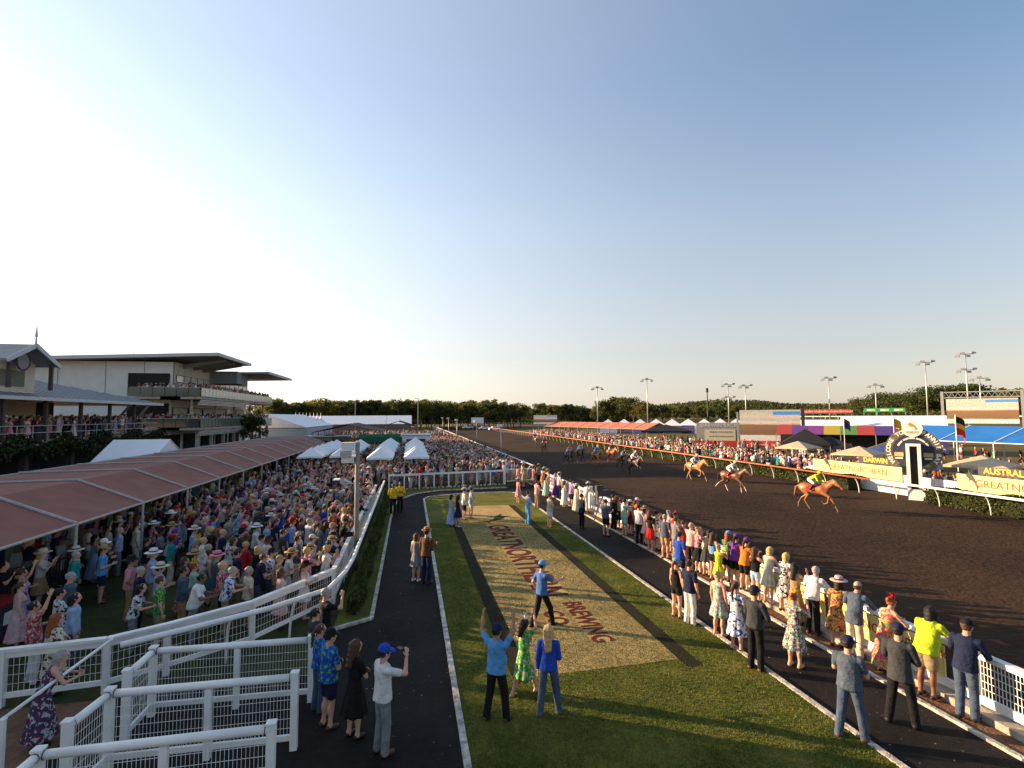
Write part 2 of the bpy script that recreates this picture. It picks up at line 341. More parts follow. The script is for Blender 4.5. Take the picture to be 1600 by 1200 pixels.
# cross fence and gate at the far end of the strip
t=empty('gate_fence'); tag(t,'white rail fence across the far end of the grass strip','fence')
A=Vector((-1.6,41.2,0));B=Vector((7.7,42.6,0))
MB().beam((A.x,A.y,1.14),(B.x,B.y,1.14),.09,.14).obj('top_rail',WHITE,t)
w=MB(); wires(w,A,B,.25,1.08,.12,.2,.004); w.obj('wire_mesh',STEEL,t)
for i in range(9): p=A.lerp(B,i/8); post(t,p.x,p.y,1.1,.1,cap=False)
post(t,7.75,42.62,1.5,.2)
mb=MB()
for i in range(30): p=A.lerp(B,(i+.5)/30); mb.box((p.x,p.y-.35,.09),(.17,.12,.1))
mb.obj('edging_block',WORN,t)['kind']='stuff'
t=empty('track_gate'); tag(t,'grey mesh gate with white frame beside the fence end','gate')
A=Vector((7.95,42.65,0));B=Vector((10.4,43.2,0))
for z in (.25,1.2): MB().beam((A.x,A.y,z),(B.x,B.y,z),.06,.08).obj('gate_rail',WHITE,t)
w=MB(); wires(w,A,B,.28,1.16,.07,.07,.006); w.obj('wire_mesh',STEEL,t); post(t,10.45,43.2,1.3,.12)
running_rail('outer_rail','white outer running rail with curved arms along the track',[(10.75,44),(10.75,80),(10.75,150),(10.75,YT)]+[(CX-(R0+XI-10.75)*math.cos(math.pi*k/12),YT+(R0+XI-10.75)*math.sin(math.pi*k/12)) for k in range(1,7)],1.3,-.5,2.4,WHITE,WHITE,.06)
ORANGE=mat('orange_rail',(.60,.17,.07),.45,.08,5)
running_rail('inner_rail_orange','orange topped inner running rail with curved white arms',[(XI,30.4),(XI,60),(XI,120),(XI,YT)],1.15,.5,2.75,ORANGE,WHITE,.07)
running_rail('inner_rail_white','white inner running rail passing in front of the finish post',[(XI,2),(XI,30.38)],1.15,.5,2.75,WHITE,WHITE,.07)
# people's fence along the track with sponsor boards
YEL=mat('yellow_board',(.62,.56,.22),.6,.06,3)
t=empty('track_fence'); tag(t,'white track-side fence with yellow sponsor boards that spectators lean on','fence')
FX=10.72
MB().beam((FX,-4,1.08),(FX,43,1.08),.15,.10).obj('top_rail',WHITE,t)
MB().beam((FX,-4,.26),(FX,43,.26),.06,.16).obj('bottom_rail',WHITE,t)
MB().box((FX-.12,19.5,.07),(.34,47,.13)).obj('concrete_step',CONC,t)
y=-3.5
while y<43: post(t,FX+.02,y,1.05,.1,cap=False); y+=2.35
for y in (24.6,29.8,36.5): post(t,FX-.02,y,1.4,.22)
w=MB(); wires(w,(FX,-4,0),(FX,8.6,0),.34,1.03,.06,.12,.005); w.obj('wire_mesh',WHITE,t)
w=MB(); wires(w,(FX,24,0),(FX,43,0),.34,1.03,.1,.2,.005); w.obj('wire_mesh',WHITE,t)
y=8.75
for k in range(5):
    L=3.0; b=MB().box((FX-.085,y+L/2,.69),(.03,L-.06,.62)).obj('sponsor_board',YEL,t)
    place_text('lettering','GREATNORTHERN',.30,frame((FX-.105,y+L/2+.1,.72),(0,-1,0),(0,0,1)),mat('maroon_print',(.22,.05,.03)),b,ext=.002)
    if k<2: place_text('lettering','BREWING\nCO',.2,frame((FX-.105,y+.35,.72),(0,-1,0),(0,0,1)),MATS['maroon_print'],b,ext=.002)
    y+=L+.06
# ================================================================ HEDGES
HEDGE=leafmat('hedge_leaf',(.022,.035,.008),(.085,.105,.022),.2)
def hedge(name,label,x0,x1,y0,y1,h,n,size=.07,group=None):
    t=empty(name,(0,0,0)); tag(t,label,'hedge',group)
    P=rng.random((n,3)); e=rng.random(n)
    P[:,2]=np.where(e<.45,1-.12*rng.random(n)**2,P[:,2]); s=np.where(e>=.45)[0]
    P[s,0]=np.where(rng.random(len(s))<.5,rng.random(len(s))*.12,1-rng.random(len(s))*.12)
    V=P*np.array([x1-x0,y1-y0,h])+np.array([x0,y0,0]); V[:,2]*=1+.10*np.sin(V[:,1]*1.7)+.06*np.sin(V[:,1]*4.1+1)
    V[:,0]+=.06*np.sin(V[:,1]*2.3)
    v,f=leaves(V,size); mobj('foliage',npmesh('foliage',v,f,smooth=False),t,HEDGE)
    MB().box(((x0+x1)/2,(y0+y1)/2,h*.43),(x1-x0-.2,y1-y0-.1,h*.82)).obj('core',mat('hedge_core',(.012,.016,.006),.95),t)
    return t
hedge('hedge','low clipped green hedge beside the white curved rail and black path',-1.70,-1.38,15.6,38.5,.42,15000,.045)
hedge('hedge','clipped green hedge behind the white inner rail right of the finish post',32.2,33.5,4,27.4,.95,22000,.075)
hedge('hedge','clipped green hedge behind the orange rail left of the finish post',32.2,33.5,33.2,120,.95,36000,.095)

# scuffs and wind-blown litter on the two dark paths
n=900; lx=np.where(rng.random(n)<.5,rng.uniform(-.95,.85,n),rng.uniform(7.95,9.8,n)); ly=5+rng.random(n)**1.4*33
Pl=np.stack([lx,ly,np.full(n,.008)],1); aa=rng.random(n)*6.283; sl_=.008+.022*rng.random(n)**2
ux=np.stack([np.cos(aa),np.sin(aa),.15*rng.normal(size=n)],1)*sl_[:,None]; uy=np.stack([-np.sin(aa),np.cos(aa),.15*rng.normal(size=n)],1)*sl_[:,None]*.6
o=mobj('litter',npmesh('litter',np.stack([Pl-ux,Pl-uy,Pl+ux,Pl+uy],1).reshape(-1,3),np.arange(4*n).reshape(-1,4),None,False),None,leafmat('litter_bits',(.05,.035,.02),(.32,.27,.2),.05)); tag(o,'dry leaf litter scattered over the dark paths','litter',kind='stuff')
# ================================================================ LEFT: PAVILION, GRANDSTAND, MARQUEES
ROOFG=mat('grey_metal_roof',(.20,.215,.23),.55,.10,2,.15,6)
CREAM=mat('cream_cladding',(.50,.46,.39),.8,.08,2)
PALE=mat('pale_panel',(.62,.63,.64),.7,.06,1)
TIMBER=mat('dark_timber_post',(.07,.06,.055),.8,.2,6)
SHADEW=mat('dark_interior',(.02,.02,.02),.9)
SLATE=mat('grey_soffit',(.22,.22,.22),.8)
GLASS=mat('balcony_glass',(.42,.44,.36),.15,.05,2,spec=.6)
TIN=mat('window_glass',(.55,.55,.48),.08,.05,1,spec=.8)
FASC=mat('pale_fascia',(.50,.51,.52),.6,.05,3)
def slabpoly(pts,th,name,m,parent):          # sloping slab from 3-D corner points
    n=len(pts); mb=MB(); mb.add([tuple(p) for p in pts]+[(p[0],p[1],p[2]-th) for p in pts],[tuple(range(n)),tuple(range(2*n-1,n-1,-1))]+[(i,n+i,n+(i+1)%n,(i+1)%n) for i in range(n)])
    return mb.obj(name,m,parent)
pv=empty('pavilion',(-34,40,0)); tag(pv,'single-gabled pavilion with grey hipped roof and crowded raised terrace','building')
pv.location=(0,0,0)
EX,EZ,RX,RZ=-25.6,7.2,-36.4,10.05; Y0,Y1=29.6,60.0; BX=-47.2
slabpoly([(EX,Y0,EZ),(EX,Y1,EZ),(RX,Y1-10.8,RZ),(RX,Y0,RZ)],.12,'roof',ROOFG,pv)
slabpoly([(EX,Y1,EZ),(BX,Y1,EZ),(RX,Y1-10.8,RZ)],.12,'roof',ROOFG,pv)
slabpoly([(BX,Y1,EZ),(BX,Y0,EZ),(RX,Y0,RZ),(RX,Y1-10.8,RZ)],.12,'roof',ROOFG,pv)
MB().beam((EX+.06,Y0,EZ-.1),(EX+.06,Y1+.06,EZ-.1),.1,.24).obj('gutter',FASC,pv)
MB().beam((EX,Y1+.06,EZ-.1),(BX,Y1+.06,EZ-.1),.1,.24).obj('gutter',FASC,pv)
rb=MB()
for y in np.arange(Y0+.6,Y1-.3,.9):
    t_=min(1.0,max(0.0,(Y1-y)/10.8)); rb.beam((EX,y,EZ+.02),(EX+(RX-EX)*t_,y,EZ+(RZ-EZ)*t_+.02),.05,.05)
rb.obj('roof_rib',ROOFG,pv)['kind']='stuff'
# unseen block left of view, added to cast the shadow over the near grass
hl=empty('shadow_block'); tag(hl,'unseen grey-roofed block added left of view to shade the near grass','building')
MB().box((-34,6,5.2),(14,39,10.4)).obj('wall',CREAM,hl)
slabpoly([(-26.4,-14,10.2),(-26.4,25.7,10.2),(-33.6,25.7,11.3),(-33.6,-14,11.3)],.15,'roof',ROOFG,hl)
slabpoly([(-41.5,25.7,10.2),(-41.5,-14,10.2),(-33.6,-14,11.3),(-33.6,25.7,11.3)],.15,'roof',ROOFG,hl)
# gable with round louvre
gy,gx,gw,gz0,gz1=41.0,-26.3,2.3,9.7,10.85
slabpoly([(gx+.8,gy-gw-.3,gz0-.1),(gx+.8,gy,gz1),(gx-6,gy,gz1),(gx-6,gy-gw-.3,gz0-.1)],.14,'gable_roof',ROOFG,pv)
slabpoly([(gx+.8,gy,gz1),(gx+.8,gy+gw+.3,gz0-.1),(gx-6,gy+gw+.3,gz0-.1),(gx-6,gy,gz1)],.14,'gable_roof',ROOFG,pv)
for s in (-1,1): MB().beam((gx+.84,gy,gz1-.08),(gx+.84,gy+s*(gw+.3),gz0-.2),.08,.3).obj('barge_board',FASC,pv)
MB().add([(gx-.6,gy-gw,7.6),(gx-.6,gy+gw,7.6),(gx-.6,gy+gw,gz0),(gx-.6,gy,gz1-.1),(gx-.6,gy-gw,gz0)],[(0,1,2,3,4)]).obj('gable_wall',CREAM,pv)
MB().box((gx-.55,gy-.2,8.5),(.05,2.8,1.1)).obj('louvre_panel',mat('olive_louvre',(.14,.14,.10)),pv)
mb=MB()
mb.tube([(gx+.1,gy+.62*math.cos(k*math.pi/10),gz0-.05+.62*math.sin(k*math.pi/10)) for k in range(21)],.06,6).obj('round_vent_ring',TIMBER,pv)
MB().lathe([(.0,0),(.56,0),(.56,.05),(0,.05)],20).obj('round_vent',SLATE,pv).matrix_local=Matrix.Translation((gx+.06,gy,gz0-.05))@Matrix.Rotation(math.pi/2,4,'Y')
for yy in (gy-gw+.3,gy+gw-.3): MB().box((gx+.6,yy,8.7),(.2,.2,1.9)).obj('gable_post',TIMBER,pv)
MB().lathe([(.07,0),(.05,.5),(.09,.55),(.0,1.5)],8,(gx+.8,gy,gz1)).obj('finial',FASC,pv)
MB().lathe([(.1,0),(.0,1.3)],8,(RX,Y1-10.8,RZ)).obj('finial',FASC,pv)
TZ=4.15
MB().box((-33,(10+Y1)/2,TZ-.2),(14,Y1-10,.4)).obj('terrace',CONC,pv)
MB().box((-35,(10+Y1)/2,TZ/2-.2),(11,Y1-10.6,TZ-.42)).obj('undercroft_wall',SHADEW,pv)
MB().box((-36,38,6),(5.5,36,3.6)).obj('wall',CREAM,pv)
for y in np.arange(31.5,60,4.1): MB().box((-26.4,y,(TZ+EZ)/2),(.22,.22,EZ-TZ-.1)).obj('post',TIMBER,pv)
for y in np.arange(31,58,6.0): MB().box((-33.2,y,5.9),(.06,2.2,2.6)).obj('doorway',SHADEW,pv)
for z in (TZ+.55,TZ+1.05): MB().tube([(-26.05,12,z),(-26.05,Y1,z)],.03,6).obj('balustrade_rail',STEEL,pv)
mb=MB()
for y in np.arange(12,Y1,1.5): mb.box((-26.05,y,TZ+.5),(.05,.05,1.1))
mb.obj('baluster',STEEL,pv)['kind']='stuff'
for x in np.arange(-26.4,-39,-4): 
    for y in (Y1-.6,): MB().box((x,y,TZ/2),(.3,.3,TZ)).obj('post',TIMBER,pv)
for y in np.arange(12,58,5): MB().box((-26.5,y,TZ/2),(.4,.4,TZ)).obj('undercroft_pier',TIMBER,pv)
sm=MB()
for k in range(12): sm.beam((-27.6+.0,58.6-.0+k*.33,5.0+k*.22),(-29.4,58.6+k*.33,5.0+k*.22),.3,.05)
sm.beam((-27.6,58.4,5.0),(-27.6,62.6,7.7),.06,.3); sm.beam((-29.4,58.4,5.0),(-29.4,62.6,7.7),.06,.3); sm.obj('stair',DARK,pv)
PLANT=leafmat('terrace_plant_leaf',(.012,.018,.007),(.05,.06,.02),.15)
Pq=rng.random((9000,3)); Pq=Pq*np.array([.9,47,1.0])+np.array([-25.9,13,3.2]); Pq[:,2]+=.35*np.sin(Pq[:,1]*1.3)+.2*np.sin(Pq[:,1]*3.7)
v,f=leaves(Pq,.13); o=mobj('terrace_planting',npmesh('p',v,f,smooth=False),None,PLANT); tag(o,'dark leafy plants along the pavilion terrace edge','plants',kind='stuff')
# ---- grandstand
gs=empty('grandstand'); tag(gs,'three-storey grandstand with white end wall and crowded balconies','building')
GX,GY0,GY1=-30.4,74.,105.; F1,F2,RT=4.45,8.35,13.2
MB().box((-46.2,(GY0+GY1)/2,6.5),(31.4,GY1-GY0,13.0)).obj('wall',PALE,gs)
for x in (-33.8,-38.2,-43.5,-49): MB().box((x,GY0-.02,10.8),(.05,.06,5.0)).obj('panel_joint',SLATE,gs)
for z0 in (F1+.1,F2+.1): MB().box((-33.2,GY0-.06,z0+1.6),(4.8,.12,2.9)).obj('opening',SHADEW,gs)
slabpoly([(-60,GY0-2,12.7),(-24.5,GY0-2,14.05),(-24.5,86,14.05),(-60,86,12.7)],.32,'roof',SLATE,gs)
slabpoly([(-60,86.1,12.2),(-22.4,88,13.0),(-22.4,104,13.0),(-60,104,12.2)],.3,'roof',SLATE,gs)
MB().beam((-24.45,GY0-2,13.9),(-24.45,86,13.9),.12,.42).obj('roof_fascia',FASC,gs); MB().beam((-22.35,88,12.85),(-22.35,104,12.85),.12,.4).obj('roof_fascia',FASC,gs)
MB().beam((-60,GY0-2.04,12.55),(-24.5,GY0-2.04,13.9),.12,.42).obj('roof_fascia',FASC,gs)
for y in (76.5,80,83.5): MB().beam((GX,y,12.6),(-25,y,13.6),.2,.5).obj('roof_beam',SLATE,gs)
MB().box((-28.4,88.5,11.9),(4,5,1.9)).obj('plant_room',mat('grey_blue_cladding',(.22,.24,.27)),gs)
MB().box((GX+.05,(GY0+GY1)/2,11.2),(.08,GY1-GY0-.4,3.6)).obj('upper_cladding',CREAM,gs)
for k in range(13):
    y=GY0+1.6+k*2.25
    f_=MB().box((GX+.12,y,F2+2.55),(.08,2.1,1.0)).obj('window',DARK,gs); MB().box((GX+.18,y,F2+2.55),(.04,1.95,.86)).obj('pane',TIN,f_)
for k in range(6):
    y=GY0+2+k*4.9
    f_=MB().box((GX+.12,y,F1+1.9),(.08,4.4,1.5)).obj('window',DARK,gs); MB().box((GX+.18,y,F1+1.9),(.04,4.2,1.3)).obj('pane',TIN,f_)
for zf in (F1,F2):
    MB().box((-28.2,(70.8+GY1)/2,zf-.15),(4.6,GY1-70.8,.3)).obj('balcony_slab',CONC,gs)
    MB().box((-32.3,72.4,zf-.15),(8.2,3.2,.3)).obj('balcony_slab',CONC,gs)
    for k in range(4): MB().box((-25.85-.10*k,(70.7+GY1-8)/2-3,zf-.45-.17*k),(.10+.0*k,GY1-70.7-14,.12)).obj('fascia_strip',STEEL,gs)
    n=27; L=(GY1-71)/n
    for k in range(n):
        MB().box((-25.93,71+L*(k+.5),zf+.6),(.03,L*.93,1.05)).obj('glass_panel',GLASS if zf==F2 else mat('green_glass',(.10,.13,.10),.12,.05,2,spec=.7),gs)
    for k in range(6): MB().box((-26-1.35*(k+.5),70.85,zf+.6),(1.28,.03,1.05)).obj('glass_panel',mat('smoked_glass',(.05,.06,.055),.12,.05,2,spec=.7),gs)
    MB().tube([(-34,70.85,zf+1.18),(-25.93,70.85,zf+1.18),(-25.93,GY1,zf+1.18)],.03,6).obj('balcony_rail',STEEL,gs)
for y in np.arange(72,105,4.6): MB().box((-26.6,y,F1/2-.1),(.35,.35,F1-.2)).obj('column',CONC,gs)
for y in np.arange(71.6,105,8): MB().box((-27.2,y,F1+1.95),(.25,.25,F2-F1-.4)).obj('column',CONC,gs)
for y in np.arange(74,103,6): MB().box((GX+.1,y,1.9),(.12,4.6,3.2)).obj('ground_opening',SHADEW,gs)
MB().tube([(-38,80,13.4),(-38,80,15.0)],.04,6).obj('antenna',STEEL,gs)
# ---- brick red shade marquee
RED=mat('brick_red_shadecloth',(.235,.098,.075),.9,.12,1.2,.1,20)
def marquee(name,label,x0,xr,x1,ys,ze,zr,m,frame_m,posts=True,cat='marquee',xf=None,group=None,zl=None):
    t=empty(name); tag(t,label,cat,group); X=xf or (lambda x,y:(x,y))
    for a,b in zip(ys[:-1],ys[1:]):
        for p,q,zp,zq in ((x0,xr,ze,zr),(xr,x1,zr,zl or ze)):
            n=4; mb=MB(); vs=[];fs=[]
            for i in range(n+1):
                for j in range(n+1):
                    u,v=i/n,j/n; sag=.10*math.sin(math.pi*u)*math.sin(math.pi*v)
                    x_,y_=X(p+(q-p)*u,a+(b-a)*v); vs.append((x_,y_,zp+(zq-zp)*u-sag))
            for i in range(n):
                for j in range(n): k=i*(n+1)+j; fs.append((k,k+1,k+n+2,k+n+1))
            mb.add(vs,fs).obj('roof_panel',m,t,True)
    for y in ys:
        a,b,c=[X(x,y) for x in (x0,xr,x1)]
        mb=MB().tube([(*a,ze+.03),(*b,zr+.03),(*c,(zl or ze)+.03)],.055,6); mb.obj('rafter',frame_m,t)
        if posts:
            for q,zq in ((a,ze),(c,zl or ze)): MB().tube([(*q,0),(*q,zq)],.05,8).obj('post',frame_m,t)
    for x,zq in ((x0,ze),(x1,zl or ze)): MB().tube([(*X(x,ys[0]),zq),(*X(x,ys[-1]),zq)],.04,6).obj('eave_bar',frame_m,t)
    return t
GREYP=mat('grey_paint_tube',(.36,.34,.32),.6)
marquee('marquee','long brick-red shade marquee along the crowd lawn',-10.15,-12.4,-16.9,[14.4+4.05*k for k in range(14)],2.42,3.34,RED,GREYP,zl=3.3)
TENTW=mat('white_tent_cloth',(.74,.75,.78),.75,.04,1)
def tent(name,label,x0,x1,y0,y1,ze,zr,m,along='y',walls=True,group=None,cat='tent',trim=None):
    t=empty(name); tag(t,label,cat,group)
    if along=='y':
        xm=(x0+x1)/2; slabpoly([(x0,y0,ze),(x0,y1,ze),(xm,y1,zr),(xm,y0,zr)][::-1],.05,'roof',m,t); slabpoly([(xm,y0,zr),(xm,y1,zr),(x1,y1,ze),(x1,y0,ze)][::-1],.05,'roof',m,t)
        for y in (y0+.06,y1-.06): MB().add([(x0,y,ze-.06),(x1,y,ze-.06),(xm,y,zr-.06)],[(0,1,2)]).obj('gable',m,t)
    else:
        ym=(y0+y1)/2; slabpoly([(x0,y0,ze),(x0,ym,zr),(x1,ym,zr),(x1,y0,ze)][::-1],.05,'roof',m,t); slabpoly([(x0,ym,zr),(x0,y1,ze),(x1,y1,ze),(x1,ym,zr)][::-1],.05,'roof',m,t)
        for x in (x0+.06,x1-.06): MB().add([(x,y0,ze-.06),(x,y1,ze-.06),(x,ym,zr-.06)],[(0,1,2)]).obj('gable',m,t)
    for x in (x0+.05,x1-.05):
        for y in (y0+.05,y1-.05): MB().box((x,y,ze/2-.05),(.1,.1,ze-.1)).obj('leg',STEEL,t)
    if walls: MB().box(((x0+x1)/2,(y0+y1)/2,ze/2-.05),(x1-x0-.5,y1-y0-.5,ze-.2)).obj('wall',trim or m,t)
    return t
tent('tent','white gabled tent behind the brick-red marquee',-21.0,-17.3,39.0,45.0,2.6,4.15,TENTW,'x',False)
tent('tent','wide low white tent beyond the far end of the grandstand',-37,-21,112,150,3.6,6.4,TENTW,'y',True,trim=mat('pale_blue_wall',(.35,.40,.47)))
for k,(px_,w) in enumerate(((522,15.5),(583,9.8),(624,8.4))):
    x=AT(px_,650,178).x+4.1
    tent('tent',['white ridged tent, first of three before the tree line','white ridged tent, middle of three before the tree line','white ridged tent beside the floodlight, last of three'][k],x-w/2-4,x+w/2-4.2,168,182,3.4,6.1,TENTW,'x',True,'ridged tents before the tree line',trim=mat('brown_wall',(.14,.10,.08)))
for k in range(8):
    o=MB().lathe([(1.4,0),(.5,.9),(.12,1.7),(.0,2.9)],4,(0,0,0)).obj('peaked_tent',TENTW); p=AT(462+k*5.6,648,150); o.location=(p.x,p.y,4.2)
    tag(o,'small white peaked tent top in the row behind the wide tent','tent','row of peaked tent tops')
    MB().box((0,0,-2.1),(2,2,4.2)).obj('wall',TENTW,o)
BROWN=mat('brown_shade_roof',(.15,.115,.10),.85,.1,1)
marquee('shade_shelter','brown shade roof behind the white umbrellas',-15.6,-10.2,-4.8,[88,94,100,106],3.2,4.5,BROWN,TIMBER,cat='shelter')
marquee('shade_shelter','smaller brown shade roof right of the green bar',-6.5,-2.5,1.5,[112,118,124,130],3.4,4.7,BROWN,TIMBER,cat='shelter')
for k,(px,w,m,lab) in enumerate([(500,4.,mat('tan_hut',(.22,.17,.11)),'tan timber bar hut under the brown shade roof'),(528,3.6,mat('olive_hut',(.13,.11,.055)),'olive timber bar hut beside the tan hut'),(650,4.4,TENTW,'white food van behind the last umbrella row')]):
    p=AT(px,670,88); t=empty('bar_hut',(p.x,p.y,0)); tag(t,lab,'hut')
    MB().box((0,0,1.3),(w,3,2.6)).obj('wall',m,t); MB().box((0,0,2.68),(w+.5,3.5,.14)).obj('roof',FASC,t); MB().box((0,-1.53,1.5),(w*.7,.06,1.0)).obj('serving_window',SHADEW,t)
p=AT(594,680,82); t=empty('container_bar',(p.x,p.y,0)); tag(t,'green container bar with a lettered sign','bar')
MB().box((0,0,1.3),(6.6,2.4,2.6)).obj('body',mat('green_container',(.01,.10,.05),.6),t); MB().box((0,-1.0,2.75),(6.2,.12,.6)).obj('sign',mat('green_sign',(.015,.17,.09)),t); MB().box((0,-1.23,1.3),(5,.06,1.1)).obj('serving_window',SHADEW,t)
# ---- white umbrellas in rows
UMB=mat('white_umbrella_cloth',(.70,.73,.76),.8,.04,2)
def umbrella(x,y,label,m=UMB,w=1.08,z=2.25,hh=.8,group='white beer garden umbrellas',rz=0):
    t=empty('umbrella',(x,y,0),rz); tag(t,label,'umbrella',group)
    c=MB(); vs=[(0,0,z+hh)]
    for k in range(8):
        a=k*math.pi/4; r=w*(1.36 if k%2 else 1.0); vs.append((r*math.cos(a),r*math.sin(a),z+(0 if k%2 else .05)))
    c.add(vs,[(0,1+k,1+(k+1)%8) for k in range(8)])
    c.add([(v[0],v[1],v[2]) for v in vs[1:]]+[(v[0]*1.0,v[1]*1.0,v[2]-.14) for v in vs[1:]],[(k,8+k,8+(k+1)%8,(k+1)%8) for k in range(8)])
    c.obj('canopy',m,t); MB().tube([(0,0,0),(0,0,z+hh)],.03,6).obj('pole',STEEL,t); return t
rows=[(.55,8,'row nearest the track rail'),(-2.5,8,'second row from the track rail'),(-5.9,6,'third row from the track rail'),(-8.6,6,'row nearest the marquee')]
ordn=['nearest','second','third','fourth','fifth','sixth','seventh','eighth']
for x,n,lab in rows:
    for k in range(n): umbrella(x+.1*math.sin(k*3),45.2+k*3.1+(3.2 if n==6 else 0),'white umbrella, %s of the %s'%(ordn[k],lab))
# ---- speaker pole, cabinet, bin
t=empty('speaker_pole',(-1.95,20.2,0)); tag(t,'tall grey pole with white loudspeaker boxes rising from the lawn crowd','pole')
MB().tube([(0,0,0),(0,0,4.75)],.085,10).obj('pole',mat('weathered_pole',(.25,.22,.19),.7,.2,4),t,True)
for z,d in ((4.60,.30),(4.12,.24)): MB().box((-.34,-.1,z),(.42,.36,d)).obj('loudspeaker',WHITE,t)
MB().box((-.38,-.32,4.33),(.4,.08,.24)).obj('control_box',STEEL,t); MB().beam((-.6,0,4.35),(.15,0,4.35),.05,.05).obj('bracket',STEEL,t)
p=G(523,800); t=empty('equipment_cabinet',(p.x,p.y,0)); tag(t,'dark blue cabinet with a white-topped camera amid the lawn crowd','cabinet')
MB().box((0,0,.62),(1.15,.8,1.24)).obj('body',mat('navy_cabinet',(.012,.018,.03),.6),t); MB().box((0,0,1.27),(1.2,.85,.05)).obj('lid',WHITE,t)
MB().box((.1,-.1,1.78),(.3,.7,.26)).obj('camera',DARK,t); MB().box((.1,-.1,1.95),(.36,.8,.06)).obj('sun_shield',WHITE,t)
for s in (-1,1): MB().beam((.1,-.1,1.7),(.1+s*.25,.1,1.29),.04,.04).obj('tripod_leg',DARK,t)
p=G(-4,1000); t=empty('wheelie_bin',(p.x,p.y,0)); tag(t,'black wheeled bin with red lid at the lawn edge','bin')
MB().add([(-.27,-.33,.05),(.27,-.33,.05),(.27,.33,.05),(-.27,.33,.05),(-.33,-.4,.95),(.33,-.4,.95),(.33,.4,.95),(-.33,.4,.95)],[(0,3,2,1),(0,1,5,4),(1,2,6,5),(2,3,7,6),(3,0,4,7),(4,5,6,7)]).obj('body',DARK,t)
MB().box((0,0,1.0),(.7,.84,.08)).obj('lid',mat('red_lid',(.25,.015,.015),.5),t); MB().box((.3,-.15,.6),(.06,.3,.3)).obj('sticker',WHITE,t)
# black picket fence under the marquee
t=empty('picket_fence'); tag(t,'black picket fence standing under the brick-red marquee','fence')
mb=MB()
for y in np.arange(14,40,.14): mb.box((-11.6,y,.55),(.03,.05,1.1))
mb.obj('picket',DARK,t)['kind']='stuff'
for z in (.2,.95): MB().beam((-11.56,14,z),(-11.56,40,z),.04,.06).obj('fence_rail',DARK,t)
# ================================================================ FAR BANK, TREES, HILLS
bank=MB(); xs=[112,150,185,205,232,300,900]; zs=[-.055,.9,2.6,3.3,3.4,3.6,6]
vs=[(x,y,z) for x,z in zip(xs,zs) for y in (-200,700)]
bank.add(vs,[(2*i,2*i+2,2*i+3,2*i+1) for i in range(len(xs)-1)]); struct('bank',bank,M_INF)
sheet('back_straight',[(207,-150),(231,-150),(231,330),(207,330)],3.45,M_TRACK)
t=empty('back_rail'); tag(t,'thin white rail of the far back straight','rail')
MB().tube([(206,-100,4.6),(206,330,4.6)],.16,6).obj('top_rail',WHITE,t)
for y in range(-80,330,8): MB().box((206,y,3.9),(.12,.12,1.4)).obj('post',WHITE,t)
BARK=mat('bark',(.12,.095,.07),.9,.3,6)
def tree_mesh(seed,h,w,ct,nclump,nleaf,size,flat=.75,base=.28):
    r=np.random.default_rng(seed); tr=MB()
    th=h*base
    tr.tube([(0,0,-.3),(.03*h*r.normal()*.3,.0,th*.6),(0.02*h*r.normal(),.02*h*r.normal(),h*.72)],[.028*h,.020*h,.007*h],7)
    cs=[]
    for k in range(nclump):
        a=r.random()*6.283; rad=w*math.sqrt(r.random())*.86; zz=h*(base+.1)+(h*(1-base-.17))*r.random()
        f=1-((zz/h-.62)/.55)**2; rad*=max(.35,f); c=np.array([rad*math.cos(a),rad*math.sin(a),zz]); cs.append(c)
        if k<9: tr.tube([(0,0,th*(.8+.3*r.random())),tuple(c*.6+np.array([0,0,th*.3])),tuple(c)],[.012*h,.007*h,.003*h],5,caps=False)
    cs=np.array(cs); P=[]
    for c in cs:
        q=r.normal(size=(nleaf//nclump,3)); q/=np.linalg.norm(q,axis=1)[:,None]; q*=(r.random((len(q),1))**.4)
        s=w*(.22+.16*r.random()); P.append(c+q*np.array([s,s,s*flat]))
    global rng; sv=rng; rng=r; v,f=leaves(np.concatenate(P),size); rng=sv
    return tr.mesh('trunk'),npmesh('crown',v,f,smooth=False)
LEAFS=[leafmat('leaf_olive',(.045,.058,.014),(.17,.175,.042),.5),leafmat('leaf_deep',(.022,.036,.010),(.10,.115,.028),.42),leafmat('leaf_yellow',(.065,.07,.015),(.21,.19,.045),.5)]
TT=[tree_mesh(i,10,4.2 if i<4 else 5.5,0,26,3400,.26) for i in range(6)]
for a,b in TT: a.materials.append(BARK)
for i,(a,b) in enumerate(TT): b.materials.append(LEAFS[i%3])
RT_=[tree_mesh(20+i,12,13,0,44,6500,.42,.45,.30) for i in range(2)]
for a,b in RT_: a.materials.append(BARK); b.materials.append(LEAFS[1])
def tree(x,y,z,s,k,label,group,T=TT,name='tree'):
    t=empty(name,(x,y,z),random.random()*6.28); t.scale=(s*random.uniform(.9,1.15),s*random.uniform(.9,1.15),s); tag(t,label,'tree',group)
    mobj('trunk',T[k][0],t); mobj('crown',T[k][1],t); return t
hues=['olive','dark green','yellow-green']
used=set()
def far_tree(px,top,dist,z0=0,where='tree line behind the white tents',T=TT,grp='trees of the far tree line',shape=''):
    p=AT(px,650,dist); top_z=AT(px,top,dist).z; k=random.randrange(len(T)); h=10. if T is TT else 12.
    lab='%s%s tree %s'%(shape,hues[k%3] if T is TT else 'dark green',where); tree(p.x,p.y,z0,(top_z-z0)/h,k,lab,grp,T)
